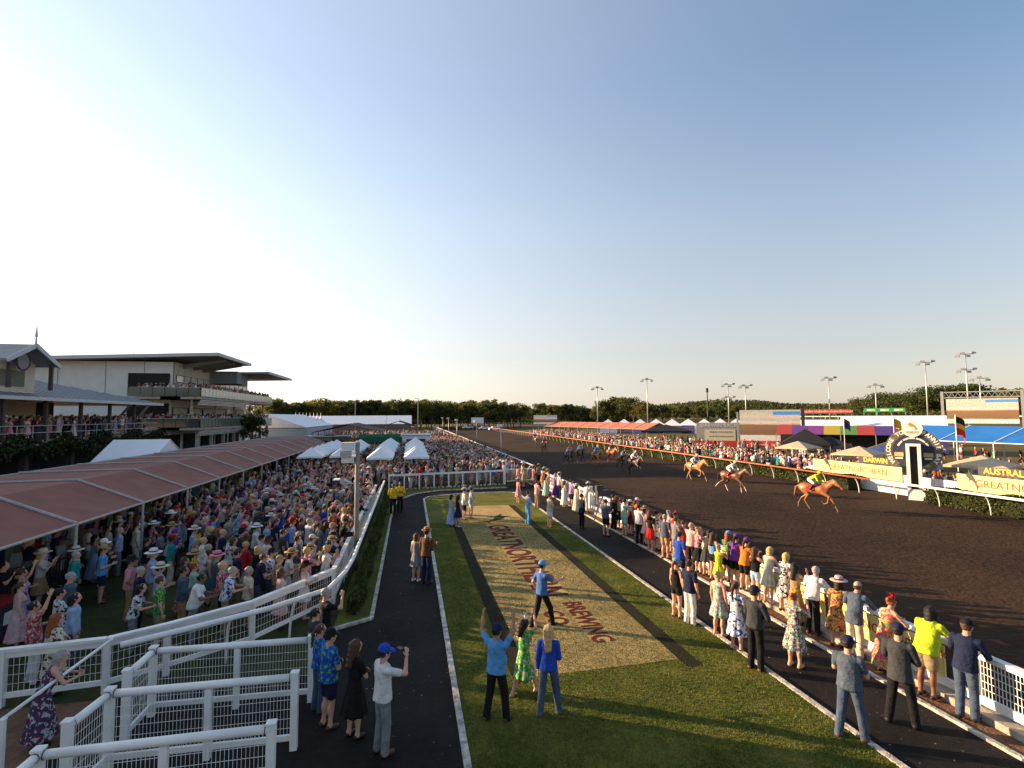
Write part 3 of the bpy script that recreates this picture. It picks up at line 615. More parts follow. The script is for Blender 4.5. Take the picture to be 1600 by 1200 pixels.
# left tree line in front of the sky, two staggered rows
for k in range(44):
    px=415+k*9.0+random.uniform(-3,3); far_tree(px,random.uniform(622,634) if px<640 else random.uniform(622,636),random.uniform(235,262),where='in the tree line behind the white tents')
for k in range(40):
    px=400+k*10.5+random.uniform(-4,4); far_tree(px,random.uniform(628,640),random.uniform(265,300),where='in the back row of the far tree line')
for px,top in ((850,630),(866,632),(885,630),(942,626),(958,620),(972,622),(990,621),(1003,628),(1018,631),(1035,632)): far_tree(px,top,random.uniform(300,340),where='beyond the red shade roof',grp='trees beyond the red shade roof')
for k in range(34): 
    px=800+k*11+random.uniform(-4,4); far_tree(px,random.uniform(633,639),random.uniform(340,390),where='in the low wood across the infield',grp='low wood across the infield')
for px,top,d in ((1395,614,330),(1425,617,300),(1462,606,290),(1490,603,300),(1520,607,310),(1548,613,300),(1358,622,350)): far_tree(px,top,d,3.6,'on the far bank, '+{1395:'above the green hoarding',1425:'left of the near floodlight tower',1462:'right behind the near floodlight tower',1490:'tallest crown between the two floodlight towers',1520:'directly behind the video wall',1548:'right of the video wall',1358:'left end of the row'}[px],RT_,'spreading trees on the far bank','broad flat-topped ')
far_tree(1580,606,240,3.5,'at the right edge beside the floodlights',TT,None,'bushy '); far_tree(1603,609,235,3.5,'cut by the right edge of the view',TT,None,'bushy ')
p=AT(395,690,92); tree(p.x,p.y,0,.62,1,'small dark green tree beside the grandstand\'s far corner',None)
# wooded hills: ridge sheets with canopy clumps
def hill(name,pts,dist,depth,n,size):
    top=[AT(a,b,dist) for a,b in pts]; mb=MB(); vs=[]
    for q in top: d=Vector((q.x,q.y,0)).normalized(); vs+= [(q.x-d.x*depth*.6,q.y-d.y*depth*.6,-1),(q.x,q.y,q.z),(q.x+d.x*depth,q.y+d.y*depth,q.z*.6)]
    m=len(top); mb.add(vs,[(3*i+j,3*i+3+j,3*i+4+j,3*i+1+j) for i in range(m-1) for j in range(2)])
    struct('hills',mb,mat('hill_ground',(.035,.04,.014),.95))
    P=[]
    for _ in range(n):
        i=random.randrange(m-1); u=random.random(); q=top[i].lerp(top[i+1],u); v=random.random(); d=Vector((q.x,q.y,0)).normalized()
        P.append((q.x-d.x*depth*.6*v,q.y-d.y*depth*.6*v,q.z*(1-v)+random.random()*3))
    v_,f_=leaves(np.array(P),size); o=mobj(name,npmesh(name,v_,f_,smooth=False),None,LEAFS[1]); tag(o,'dense dark wood covering the distant low hills','wood',kind='stuff')
hill('wood',[(980,640),(1050,634),(1110,628),(1180,629),(1230,634),(1290,635),(1350,634),(1420,633),(1500,633),(1650,632)],620,200,34000,1.25)
hill('wood',[(380,652),(500,648),(640,648),(800,648),(1000,646)],420,60,16000,1.1)
# ================================================================ INFIELD
def basis_to(px,dist,z=0): p=AT(px,650,dist); return Vector((p.x,p.y,z))
def facing(p): return math.atan2(-p.y,-p.x)+math.pi/2       # rotation so local -Y looks at the camera tower
# picket fence with sponsor boards
PICK=mat('white_picket',(.72,.70,.66),.6,.08,4)
t=empty('infield_fence'); tag(t,'white infield picket fence carrying yellow sponsor boards','fence')
IX=34.0; mb=MB()
for y in np.arange(14,39.6,.12):
    mb.box((IX,y,.7),(.03,.085,1.4 if y<38.2 else 1.4-(y-38.2)*.5))
mb.obj('picket',PICK,t)['kind']='stuff'
for z in (.3,1.25): MB().beam((IX+.04,14,z),(IX+.04,39,z),.04,.08).obj('fence_rail',PICK,t)
MAR=MATS['maroon_print']
for y0,y1 in ((30.3,38.4),(15,26.6)):
    b=MB().box((IX-.06,(y0+y1)/2,1.42),(.04,y1-y0,.98)).obj('sponsor_board',YEL,t)
    for z in (.9,1.94): MB().box((IX-.07,(y0+y1)/2,z),(.06,y1-y0+.05,.04)).obj('board_edge',DARK,b)
    yc=(y0+y1)/2 if y0>20 else 23.2
    place_text('lettering','GREATNORTHERN',.62,frame((IX-.09,yc-.3,1.42),(0,-1,0),(0,0,1)),MAR,b,ext=.003)
    q=[(p_[0]*.28,p_[1]*.75) for p_ in fish]; MB().add([(IX-.09,yc+2.4+.55-a_,1.25+b_) for a_,b_ in q],[tuple(range(len(q)))]).obj('fish_emblem',DARK,b)
GOLD=mat('gold_lettering',(.70,.45,.04),.5)
for lab,y0,y1 in (('DARWIN',31.2,34.2),('AUSTRALIA',22.4,25.6)):
    t2=empty('name_board'); tag(t2,'black board reading %s in gold above the yellow boards'%lab,'sign')
    MB().box((IX+.3,(y0+y1)/2,2.2),(.06,y1-y0,.5)).obj('board',DARK,t2); place_text('lettering',lab,.5,frame((IX+.26,(y0+y1)/2,2.2),(0,-1,0),(0,0,1)),GOLD,t2,ext=.004,bold=.01)
    for y in (y0+.3,y1-.3): MB().box((IX+.34,y,1.0),(.06,.06,2.0)).obj('leg',DARK,t2)
# finish post
fp=LAT(1431,32.9); t=empty('finish_post',(fp.x,fp.y,0),facing(fp)); tag(t,'white winning post with round welcome sign and small white disc','winning post')
MB().box((-.3,0,1.85),(.2,.5,3.7)).obj('post',WHITE,t); MB().box((.3,0,1.85),(.2,.5,3.7)).obj('post',WHITE,t)
MB().box((0,0,3.62),(.42,.5,.16)).obj('crosspiece',WHITE,t); MB().box((0,0,.35),(.42,.5,.7)).obj('base',WHITE,t); MB().box((0,.1,2.1),(.4,.1,2.9)).obj('dark_slot',mat('slot_black',(.008,.006,.006),.6),t)
OLV=mat('olive_ring',(.135,.12,.085),.7); NAVY=mat('navy_disc',(.028,.035,.065),.6)
Rv=Matrix.Rotation(math.pi/2,4,'X')
def disc(r,y,m,name,zc,rin=0,th=.08,a0=0,a1=2*math.pi):
    n=48; mb=MB(); vs=[];fs=[]
    for k in range(n+1):
        a=a0+(a1-a0)*k/n
        for rr in (rin,r):
            for yy in (y,y+th): vs.append((rr*math.cos(a),yy,zc+rr*math.sin(a)))
    for k in range(n):
        b=4*k; fs+=[(b,b+2,b+6,b+4),(b+1,b+5,b+7,b+3),(b+2,b+3,b+7,b+6),(b,b+4,b+5,b+1)]
    return mb.add(vs,fs).obj(name,m,t)
ZC=3.2
disc(1.55,.32,OLV,'lettered_ring',ZC,1.12,.08,R(-48),R(228)); disc(1.12,.33,NAVY,'inner_disc',ZC,0,.06)
for x in (-.78,.78): MB().box((x,.30,ZC-.25),(.5,.04,.28)).obj('gold_bar',mat('pale_gold',(.45,.36,.16)),t)
dk=disc(.56,.2,mat('cream_disc',(.78,.74,.62),.6),'cream_disc',ZC+1.50,0,.08)
mb=MB().add([(-.30+a*.18,.17,ZC+1.5+.03+b*.32) for a,b in fish],[tuple(range(len(fish)))]); mb.obj('fish_emblem',mat('bronze_print',(.35,.24,.08)),dk)
place_text('lettering','GREAT',.22,frame((0,.18,ZC+1.25),(1,0,0),(0,0,1)),mat('orange_print',(.55,.25,.06)),dk,ext=.004)
def arc_text(s,rad,size,a_mid,step,m,y,name='lettering'):
    n=len(s); vs=[];
    for i,ch in enumerate(s):
        if ch==' ': continue
        a=a_mid-(i-(n-1)/2)*step; x,z=rad*math.cos(a),ZC+rad*math.sin(a); tx=Vector((math.sin(a),0,-math.cos(a))); up=Vector((math.cos(a),0,math.sin(a)))
        place_text('letter',ch,size,frame((x,y,z),tx,up),m,arc_parent,ext=.006,bold=.012)
CRM=mat('cream_letters',(.82,.78,.66),.6)
arc_parent=empty('ring_lettering'); arc_parent.parent=t
arc_text('WELCOME TO',1.335,.34,R(164),R(10.6),CRM,.30); arc_text('FANNIE BAY',1.335,.34,R(16),R(10.6),CRM,.30); arc_text('GREAT NORTHERN DARWIN CUP',.86,.13,R(90),R(5.4),CRM,.31)
for x in (-.78,.78): MB().box((x,.30,ZC-.5),(.4,.03,.09)).obj('print_line',CRM,t)
t_fin=t
t=None
# tan and blue umbrellas, flags
TANU=mat('tan_umbrella',(.50,.40,.26),.8); BLU=mat('navy_umbrella',(.03,.06,.20),.8)
for px,X,m,lab in ((1249,40,TANU,'tan umbrella below the big screen'),(1345,38.5,TANU,'tan umbrella left of the winning post'),(1538,37.5,TANU,'tan umbrella behind the AUSTRALIA board'),(1383,42,BLU,'navy blue umbrella beside the round welcome sign')):
    p=LAT(px,X); umbrella(p.x,p.y,lab,m,1.7,2.25,.65,None,.4)
def flag(px,X,h,cols,lab):
    p=LAT(px,X); t=empty('flag_pole',(p.x,p.y,0)); tag(t,lab,'flag')
    MB().tube([(0,0,0),(0,0,h)],.04,6).obj('pole',STEEL,t)
    n=8; f=MB()
    for j,(c,z0,z1) in enumerate(cols):
        vs=[];fs=[]
        for i in range(n+1):
            u=i/n; x=.05+u*.75; y=.16*math.sin(u*7); dz=-.75*u*u-.0
            vs+=[(x,y,h-.05+z0+dz),(x,y,h-.05+z1+dz)]
        for i in range(n): fs.append((2*i,2*i+2,2*i+3,2*i+1))
        MB().add(vs,fs).obj('flag_cloth',c,t,True)
RF=mat('flag_red',(.55,.03,.02),.8);YF=mat('flag_yellow',(.75,.42,.03),.8);KF=mat('flag_black',(.02,.02,.02),.8);BF=mat('flag_blue',(.02,.04,.2),.8)
flag(1500,38,5.6,[(KF,-.45,0),(YF,-.8,-.45),(RF,-1.3,-.8)],'black, yellow and red flag hanging by the blue marquee')
flag(1322,44,5.3,[(RF,-.25,0),(BF,-1.0,-.25)],'dark blue and red flag hanging left of the winning post')
flag(1401,41,5.4,[(YF,-.8,0)],'orange-yellow flag beside the round welcome sign')
# tents and shelters across the infield
BLUE=mat('blue_shadecloth',(.015,.13,.42),.75,.10,1,.1,6)
marquee('marquee','long bright blue shade marquee at the right edge',0,4.5,9,[0,5,10,15,20,25],2.7,4.3,BLUE,WHITE,xf=lambda x,y:(56.5+x+.12*y,51.5-y-.0*x))
def canopy(px,dist,w,d,z,zr,m,lab,name='pop_up_canopy'):
    p=basis_to(px,dist); t=empty(name,tuple(p),facing(p)); tag(t,lab,'canopy')
    c=[(-w/2,-d/2,z),(w/2,-d/2,z),(w/2,d/2,z),(-w/2,d/2,z)]
    MB().add(c+[(0,0,zr)]+[(a,b,cz-.3) for a,b,cz in c],[(0,1,4),(1,2,4),(2,3,4),(3,0,4)]+[(k,5+k,5+(k+1)%4,(k+1)%4) for k in range(4)]).obj('canopy',m,t)
    for a,b,_ in c: MB().box((a*.98,b*.98,z/2),(.07,.07,z)).obj('leg',STEEL,t)
BLK=mat('black_canopy',(.015,.015,.018),.8)
canopy(1257,66,4.6,4.6,2.6,4.1,BLK,'black pop-up canopy right of the big screen'); canopy(1293,66,4.4,4.4,2.3,3.3,BLK,'lower black pop-up canopy beside the scaffold'); canopy(1390,60,4.5,4.5,2.2,3.2,mat('brown_canopy',(.10,.075,.05),.8),'brown pop-up canopy behind the winning post')
p=basis_to(1312,92); t=empty('stripe_tent',tuple(p),facing(p)); tag(t,'tent with rainbow coloured roof strips behind the black canopies','tent')
sc=[(.5,.03,.04),(.12,.03,.3),(.25,.03,.28),(.55,.42,.02),(.10,.30,.03),(.5,.04,.03),(.07,.03,.26),(.09,.05,.3)]
for k,c in enumerate(sc):
    x0=-8.4+k*2.1; MB().add([(x0,-3,2.7),(x0+2.08,-3,2.7),(x0+2.08,0,3.95),(x0,0,3.95),(x0,3,2.7),(x0+2.08,3,2.7)],[(0,1,2,3),(3,2,5,4)]).obj('roof_strip',mat('strip_%d'%k,tuple(np.array(c)*.62+.02),.85),t)
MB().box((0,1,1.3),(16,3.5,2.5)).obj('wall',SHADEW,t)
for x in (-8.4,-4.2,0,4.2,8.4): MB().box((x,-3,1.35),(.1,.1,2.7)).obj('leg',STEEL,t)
def btent(px,dist,w,d,ze,zr,m,wm,lab):
    p=basis_to(px,dist); t=empty('tent',tuple(p),facing(p)); tag(t,lab,'tent')
    slabpoly([(-w/2,-d/2,ze),(w/2,-d/2,ze),(w/2,0,zr),(-w/2,0,zr)],.05,'roof',m,t); slabpoly([(-w/2,0,zr),(w/2,0,zr),(w/2,d/2,ze),(-w/2,d/2,ze)],.05,'roof',m,t)
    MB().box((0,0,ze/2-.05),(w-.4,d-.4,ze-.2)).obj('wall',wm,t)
    for x in (-w/2+.1,w/2-.1): MB().add([(x,-d/2,ze-.06),(x,d/2,ze-.06),(x,0,zr-.06)],[(0,1,2)]).obj('gable',mat('pale_blue_gable',(.30,.38,.47)),t)
LIL=mat('lilac_wall',(.33,.22,.45),.8)
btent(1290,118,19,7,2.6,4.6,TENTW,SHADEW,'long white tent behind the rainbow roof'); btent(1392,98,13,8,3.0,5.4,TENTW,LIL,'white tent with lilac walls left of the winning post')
p=AT(930,660,135)
salm=mat('salmon_shadecloth',(.42,.135,.085),.85,.08,1)
a0=AT(850,650,150); a1=AT(1010,650,112); dv=Vector((a1.x-a0.x,a1.y-a0.y,0)); Ld=dv.length; dv/=Ld; nv=Vector((dv.y,-dv.x,0))
if nv.x<0: nv=-nv
marquee('marquee','long salmon-red shade marquee across the track',0,3.4,6.8,[Ld*k/10 for k in range(11)],2.7,4.0,salm,GREYP,xf=lambda x,y:(a0.x+dv.x*y+nv.x*x,a0.y+dv.y*y+nv.y*x))
canopy(1040,104,9,7,2.7,3.9,BLK,'wide dark canopy at the end of the salmon marquee','canopy_tent')
for k in range(9):
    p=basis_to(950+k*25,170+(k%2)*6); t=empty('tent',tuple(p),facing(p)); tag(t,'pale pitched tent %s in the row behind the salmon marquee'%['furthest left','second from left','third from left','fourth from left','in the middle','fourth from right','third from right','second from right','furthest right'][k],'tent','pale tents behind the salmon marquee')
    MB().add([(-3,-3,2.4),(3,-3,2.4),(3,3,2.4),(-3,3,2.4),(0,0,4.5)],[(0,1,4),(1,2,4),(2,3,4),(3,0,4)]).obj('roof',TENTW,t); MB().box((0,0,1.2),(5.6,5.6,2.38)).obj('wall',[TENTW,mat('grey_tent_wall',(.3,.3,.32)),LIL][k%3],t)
# scoreboard and screens
p=basis_to(1127,96); t=empty('scoreboard',tuple(p),facing(p)); tag(t,'grey scoreboard headed DARWIN RACING with a red base','scoreboard')
MB().box((0,0,2.55),(8.2,.5,3.6)).obj('panel',mat('grey_board',(.36,.34,.31),.7),t); b=MB().box((.1,-.27,2.2),(5.6,.06,1.9)).obj('result_panel',mat('cream_board',(.62,.58,.42),.6),t)
place_text('lettering','DARWIN RACING',.85,frame((0,-.29,3.85),(1,0,0),(0,0,1)),WHITE,t,ext=.01)
for j,(x,w) in enumerate(((-1.4,1.1),(-.2,.7),(.9,1.3))): MB().box((x,-.31,2.75),(w,.03,.2)).obj('result_row',mat('board_brown',(.3,.22,.13)),b); MB().box((x,-.31,2.0),(w*1.2,.03,.16)).obj('result_row',MATS['board_brown'],b)
MB().box((2.4,-.3,2.2),(.45,.08,1.9)).obj('dark_strip',DARK,t); MB().box((0,-.32,.75),(8.4,.1,.9)).obj('red_base',mat('red_hoarding',(.55,.05,.03),.6),t)
for x in (-3.5,3.5): MB().box((x,.1,.6),(.3,.3,1.3)).obj('leg',DARK,t)
def screen_mat():
    m=bpy.data.materials.new('screen_picture'); nt,b=nodes_of(m); N=nt.nodes;L=nt.links
    tc=N.new('ShaderNodeTexCoord'); sp=N.new('ShaderNodeSeparateXYZ'); L.new(tc.outputs['Generated'],sp.inputs[0])
    def noise(sc,mx,mz,det=3):
        mp=N.new('ShaderNodeMapping'); mp.inputs['Scale'].default_value=(mx,1,mz); L.new(tc.outputs['Generated'],mp.inputs[0]); nz=N.new('ShaderNodeTexNoise'); nz.inputs['Scale'].default_value=sc; nz.inputs['Detail'].default_value=det; L.new(mp.outputs[0],nz.inputs['Vector']); return nz
    n1=noise(4,1,2.5); ad=N.new('ShaderNodeMath'); ad.operation='MULTIPLY_ADD'; ad.inputs[1].default_value=.07; L.new(n1.outputs['Fac'],ad.inputs[0]); L.new(sp.outputs['Z'],ad.inputs[2])
    rp=N.new('ShaderNodeValToRGB'); e=rp.color_ramp.elements; e[0].position=0; e[0].color=(.50,.46,.42,1); e[1].position=1; e[1].color=(.42,.40,.34,1)
    for pos,c in ((.20,(.58,.55,.48)),(.23,(.17,.095,.045)),(.55,(.22,.12,.06)),(.57,(.50,.30,.20)),(.62,(.60,.52,.42)),(.72,(.40,.40,.36)),(.80,(.58,.46,.34))): x=e.new(pos); x.color=(*c,1)
    L.new(ad.outputs[0],rp.inputs['Fac'])
    n2=noise(30,1.7,1.6,2); mx=N.new('ShaderNodeMix'); mx.data_type='RGBA'; mx.blend_type='OVERLAY'
    r2=N.new('ShaderNodeMapRange'); r2.inputs['From Min'].default_value=.23; r2.inputs['From Max'].default_value=.24; 
    g1=N.new('ShaderNodeMath'); g1.operation='COMPARE'; g1.inputs[1].default_value=.39; g1.inputs[2].default_value=.16; L.new(ad.outputs[0],g1.inputs[0])
    g2=N.new('ShaderNodeMath'); g2.operation='SUBTRACT'; g2.inputs[0].default_value=.95; L.new(g1.outputs[0],g2.inputs[1]); L.new(g2.outputs[0],mx.inputs[0])
    L.new(rp.outputs['Color'],mx.inputs[6]); L.new(n2.outputs['Color'],mx.inputs[7])
    # blue marquee roof in the broadcast picture
    a1=N.new('ShaderNodeMath'); a1.operation='GREATER_THAN'; a1.inputs[1].default_value=.56; L.new(sp.outputs['X'],a1.inputs[0])
    a2=N.new('ShaderNodeMath'); a2.operation='COMPARE'; a2.inputs[1].default_value=.89; a2.inputs[2].default_value=.055; L.new(sp.outputs['Z'],a2.inputs[0])
    a3=N.new('ShaderNodeMath'); a3.operation='MULTIPLY'; L.new(a1.outputs[0],a3.inputs[0]); L.new(a2.outputs[0],a3.inputs[1])
    m2=N.new('ShaderNodeMix'); m2.data_type='RGBA'; L.new(a3.outputs[0],m2.inputs[0]); L.new(mx.outputs[2],m2.inputs[6]); m2.inputs[7].default_value=(.06,.24,.55,1)
    L.new(m2.outputs[2],b.inputs['Base Color']); L.new(m2.outputs[2],b.inputs['Emission Color']); b.inputs['Emission Strength'].default_value=.10; return m
SCR=screen_mat()
p=basis_to(1202,93); t=empty('big_screen',tuple(p),facing(p)); tag(t,'large video screen showing the race, on a red base','screen')
MB().box((0,0,3.95),(8.8,.3,5.0)).obj('screen_panel',SCR,t); MB().box((4.75,.1,3.6),(.45,.5,6.2)).obj('truss_tower',DARK,t); MB().box((-4.75,.1,3.4),(.3,.5,5.4)).obj('truss_tower',STEEL,t); MB().box((0,-.1,.9),(9.4,.4,1.05)).obj('red_base',MATS['red_hoarding'],t)
place_text('lettering','Ladbrokes  Ladbrokes',.6,frame((0,-.33,.9),(1,0,0),(0,0,1)),WHITE,t,ext=.005)
p=basis_to(1534,150,1.0); t=empty('video_wall',tuple(p),facing(p)); tag(t,'far video wall inside a silver scaffold frame','screen')
MB().box((0,0,5.2),(11.5,.3,5.4)).obj('screen_panel',SCR,t)
for x in (-6.4,6.4):
    MB().box((x,0,4.8),(.5,.5,9.6)).obj('truss_tower',STEEL,t)
for z in (8.2,9.4): MB().box((0,0,z),(12.4,.35,.22)).obj('truss_beam',STEEL,t)
mb=MB()
for k in range(12): mb.beam((-6.2+k,0,8.3),(-5.7+k,0,9.3),.08,.08); mb.beam((-5.7+k,0,9.3),(-5.2+k,0,8.3),.08,.08)
mb.obj('truss_lattice',STEEL,t)
# hoardings on the back straight
def hoard(px0,px1,dist,zc,h,txt,n,m,tm,lab):
    a=AT(px0,650,dist); b=AT(px1,650,dist); c=(a+b)/2; t=empty('hoarding',(c.x,c.y,0),facing(c)); tag(t,lab,'hoarding'); w=(b-a).length
    for k in range(n):
        pn=MB().box((-w/2+w/n*(k+.5),0,zc),(w/n-.06,.15,h)).obj('panel',m,t)
        if not txt:
            MB().box((-w/2+w/n*(k+.4),-.09,zc),(w/n*.34,.04,h*.45)).obj('print_block',WHITE,pn); MB().box((-w/2+w/n*(k+.72),-.09,zc),(w/n*.28,.04,h*.45)).obj('print_block',tm,pn)
        else: place_text('lettering',txt,h*.85,frame((-w/2+w/n*(k+.5),-.09,zc),(1,0,0),(0,0,1)),tm,pn,ext=.01)
    for k in range(n+1): MB().box((-w/2+w/n*k,.12,zc/2),(.15,.1,zc)).obj('leg',STEEL,t)
hoard(1213,1331,190,6.6,1.35,'Ladbrokes',5,MATS['red_hoarding'],WHITE,'red hoarding repeating Ladbrokes above the back straight')
hoard(1350,1415,195,6.9,1.2,'',3,mat('green_hoarding',(.03,.33,.14),.6),mat('yellow_green_print',(.55,.62,.10)),'green hoarding of three panels above the back straight')
# floodlight towers
def tower(px,top,dist,lab,n=4,two=False):
    p=AT(px,650,dist); zt=AT(px,top,dist).z; t=empty('floodlight_tower',(p.x,p.y,0),facing(p)); tag(t,lab,'floodlight','floodlight towers round the track'); s=dist/180
    MB().tube([(0,0,0),(0,0,zt*.6),(0,0,zt)],[.22*s,.16*s,.10*s],8).obj('mast',STEEL,t,True)
    for j in range(2 if two else 1):
        z=zt-j*4.2*s
        MB().box((0,0,z),(3.6*s,.2*s,.2*s)).obj('crossarm',STEEL,t)
        for k in range(n): 
            o=MB().box((0,0,0),(.95*s,.8*s,.34*s)).obj('lamp_head',STEEL,t); o.location=((-1.6+3.2*k/(n-1))*s,(-.7 if k%2 else .7)*s,z+(.25 if k%2 else -.45)*s); o.rotation_euler=(.35,0,(k-1.5)*.2)
for a in ((1450,566,175,'tall floodlight tower right of the round welcome sign',4),(1514,553,172,'tallest floodlight tower, with two tiers of lamps, by the video wall',4,True),(1534,591,260,'slimmer floodlight tower behind the video wall',3),(1297,591,235,'floodlight tower above the red hoarding',4),(1370,602,300,'thin floodlight tower above the green hoarding',3),(1139,601,190,'floodlight tower behind the grey scoreboard',4,True),(1166,603,230,'floodlight tower left of the big screen',4),(1012,593,190,'floodlight tower rising behind the salmon marquee',3),(934,606,240,'floodlight tower near the far end of the salmon marquee',3)): tower(*a)
p=AT(1106,650,330); t=empty('phone_mast',(p.x,p.y,0)); tag(t,'dark slender phone mast beyond the infield','mast'); zt=AT(1106,606,330).z
MB().tube([(0,0,0),(0,0,zt)],[.5,.25],8).obj('mast',DARK,t)
for k in range(3): MB().box((.5*math.cos(k*2.1),.5*math.sin(k*2.1),zt-1.5),(.5,.4,2.6)).obj('antenna',DARK,t)
# slim lamp posts along the outer rail
for k,(px,X,h) in enumerate(((783,10.3,4.6),(745,10.3,4.9),(714,10.3,4.9),(701,10.3,5.2),(692,10.3,5.2))):
    p=LAT(px,X); t=empty('lamp_post',(X,p.y,0)); tag(t,['slim grey lamp post nearest the gate by the track','second slim lamp post along the outer rail','third slim lamp post along the outer rail','fourth slim lamp post along the outer rail','farthest slim lamp post along the outer rail'][k],'lamp post')
    MB().tube([(0,0,0),(0,0,h)],[.07,.05],8).obj('pole',STEEL,t,True); MB().box((-.15,0,h),(.6,.4,.3)).obj('lamp_head',WHITE,t)
for px,dist,h in ((555,210,14),(653,190,15)):
    p=AT(px,650,dist); t=empty('light_pole',(p.x,p.y,0)); tag(t,'thin light pole in front of the tree line %s'%('above the brown shade roof' if px<600 else 'beside the ridged tents'),'light pole'); MB().tube([(0,0,0),(0,0,h*.82)],.12,6).obj('pole',STEEL,t); MB().box((-.6,0,h*.82),(1.4,.3,.2)).obj('lamp_head',STEEL,t)
# small boards and vehicles at the far turn
for px,w,z,lab in ((746,9,3.8,'small white sign board at the far turn'),(852,11,4.6,'blue and white screen board before the salmon marquee')):
    p=AT(px,650,230 if px<800 else 150); t=empty('sign_board',(p.x,p.y,0),facing(p)); tag(t,lab,'sign'); MB().box((0,0,z),(w*.62,.2,2.6)).obj('board',TENTW if px<800 else SCR,t)
    for x in (-2,2): MB().box((x,.15,z/2),(.15,.1,z)).obj('leg',STEEL,t)
def car(px,dist,m,lab):
    p=AT(px,650,dist); t=empty('parked_car',(p.x,p.y,0),facing(p)+.3); tag(t,lab,'car','vehicles at the far turn')
    b=MB(); pr=[(-2.2,.35),(-2.2,.95),(-1.3,1.05),(-.7,1.55),(1.0,1.58),(1.7,1.05),(2.2,.95),(2.2,.35)]
    b.add([(x,-.85,z) for x,z in pr]+[(x,.85,z) for x,z in pr],[tuple(range(7,-1,-1)),tuple(range(8,16))]+[(k,(k+1)%8,8+(k+1)%8,8+k) for k in range(8)]).obj('body',m,t)
    for x in (-.3,): MB().box((.15,0,1.3),(1.9,1.74,.36)).obj('window',DARK,t)
    for x in (-1.4,1.4):
        for y in (-.8,.8): o=MB().lathe([(0,-.1),(.34,-.1),(.34,.1),(0,.1)],12).obj('wheel',DARK,t); o.location=(x,y,.34); o.rotation_euler=(math.pi/2,0,0)
car(772,205,WHITE,'white car parked nearest the salmon marquee at the far turn'); car(756,215,WHITE,'white car second from the marquee at the far turn'); car(731,235,TENTW,'pale car furthest along the far turn')
car(1438,120,mat('cream_truck',(.55,.52,.40)),'cream vehicle parked behind the winning post')
# ================================================================ PEOPLE: signed-distance bodies polygonised as one surface
def d_cap(P,a,b,ra,rb,sx=1.0,sy=1.0):
    s=np.array([1/sx,1/sy,1],np.float32); a_=np.array(a,np.float32); o=a_.copy()
    q=(P-o)*s; v=(np.array(b,np.float32)-o)*s; L=float(v@v)+1e-9
    t=np.clip((q@v)/L,0,1); return np.sqrt(((q-t[...,None]*v)**2).sum(-1))-(ra+(rb-ra)*t)
def d_ell(P,c,r):
    q=(P-np.array(c,np.float32)); r=np.array(r,np.float32); k0=np.sqrt(((q/r)**2).sum(-1)); k1=np.sqrt(((q/(r*r))**2).sum(-1))+1e-6
    return k0*(k0-1)/k1
def d_frus(P,c0,c1,r0,r1,sx=1.0,n=0,amp=0.0):   # from top c0 to bottom c1 (z falling), elliptical section, optional folds
    t=(c0[2]-P[...,2])/(c0[2]-c1[2]); tc=np.clip(t,0,1)
    x=(P[...,0]-(c0[0]+(c1[0]-c0[0])*tc))/sx; y=P[...,1]-(c0[1]+(c1[1]-c0[1])*tc); r=np.sqrt(x*x+y*y)
    R_=r0+(r1-r0)*tc**.85
    if n: R_=R_+amp*tc*np.sin(n*np.arctan2(y,x)+2*tc)
    return np.maximum((r-R_)*.9,np.maximum(c1[2]-P[...,2],P[...,2]-c0[2]))
def ev(p,P):
    k=p[0]
    if k=='c': return d_cap(P,*p[1])
    if k=='e': return d_ell(P,*p[1])
    return d_frus(P,*p[1])
def surfnet(F,lo,h):
    S=F<0; nx,ny,nz=F.shape; cs=[(i,j,k) for i in (0,1) for j in (0,1) for k in (0,1)]
    cnt=sum(S[i:nx-1+i,j:ny-1+j,k:nz-1+k].astype(np.int8) for i,j,k in cs)
    I=np.argwhere((cnt>0)&(cnt<8)); idm=np.full((nx-1,ny-1,nz-1),-1,np.int32); idm[tuple(I.T)]=np.arange(len(I))
    val={c:F[I[:,0]+c[0],I[:,1]+c[1],I[:,2]+c[2]] for c in cs}
    acc=np.zeros((len(I),3),np.float32); n=np.zeros(len(I),np.float32)
    for a in cs:
        for ax in range(3):
            if a[ax]==0:
                b=list(a); b[ax]=1; fa,fb=val[a],val[tuple(b)]; m=(fa<0)!=(fb<0)
                t=np.where(m,fa/(fa-fb+1e-12),0); p=np.array(a,np.float32)[None].repeat(len(I),0); p[:,ax]+=t
                acc[m]+=p[m]; n+=m
    V=lo+h*(I+acc/n[:,None]); Q=[]
    for ax in range(3):
        A=[slice(None)]*3; B=[slice(None)]*3; A[ax]=slice(0,-1); B[ax]=slice(1,None)
        m=S[tuple(A)]!=S[tuple(B)]; E=np.argwhere(m); o1,o2=[(1,2),(2,0),(0,1)][ax]
        E=E[(E[:,o1]>0)&(E[:,o2]>0)&(E[:,o1]<F.shape[o1]-1)&(E[:,o2]<F.shape[o2]-1)]
        c=[]
        for d1,d2 in ((-1,-1),(0,-1),(0,0),(-1,0)):
            q=E.copy(); q[:,o1]+=d1; q[:,o2]+=d2; c.append(idm[tuple(q.T)])
        q=np.stack(c,1); fl=~S[tuple(E.T)]; q[fl]=q[fl][:,::-1]; Q.append(q)
    Q=np.concatenate(Q); return V,Q[(Q>=0).all(1)]
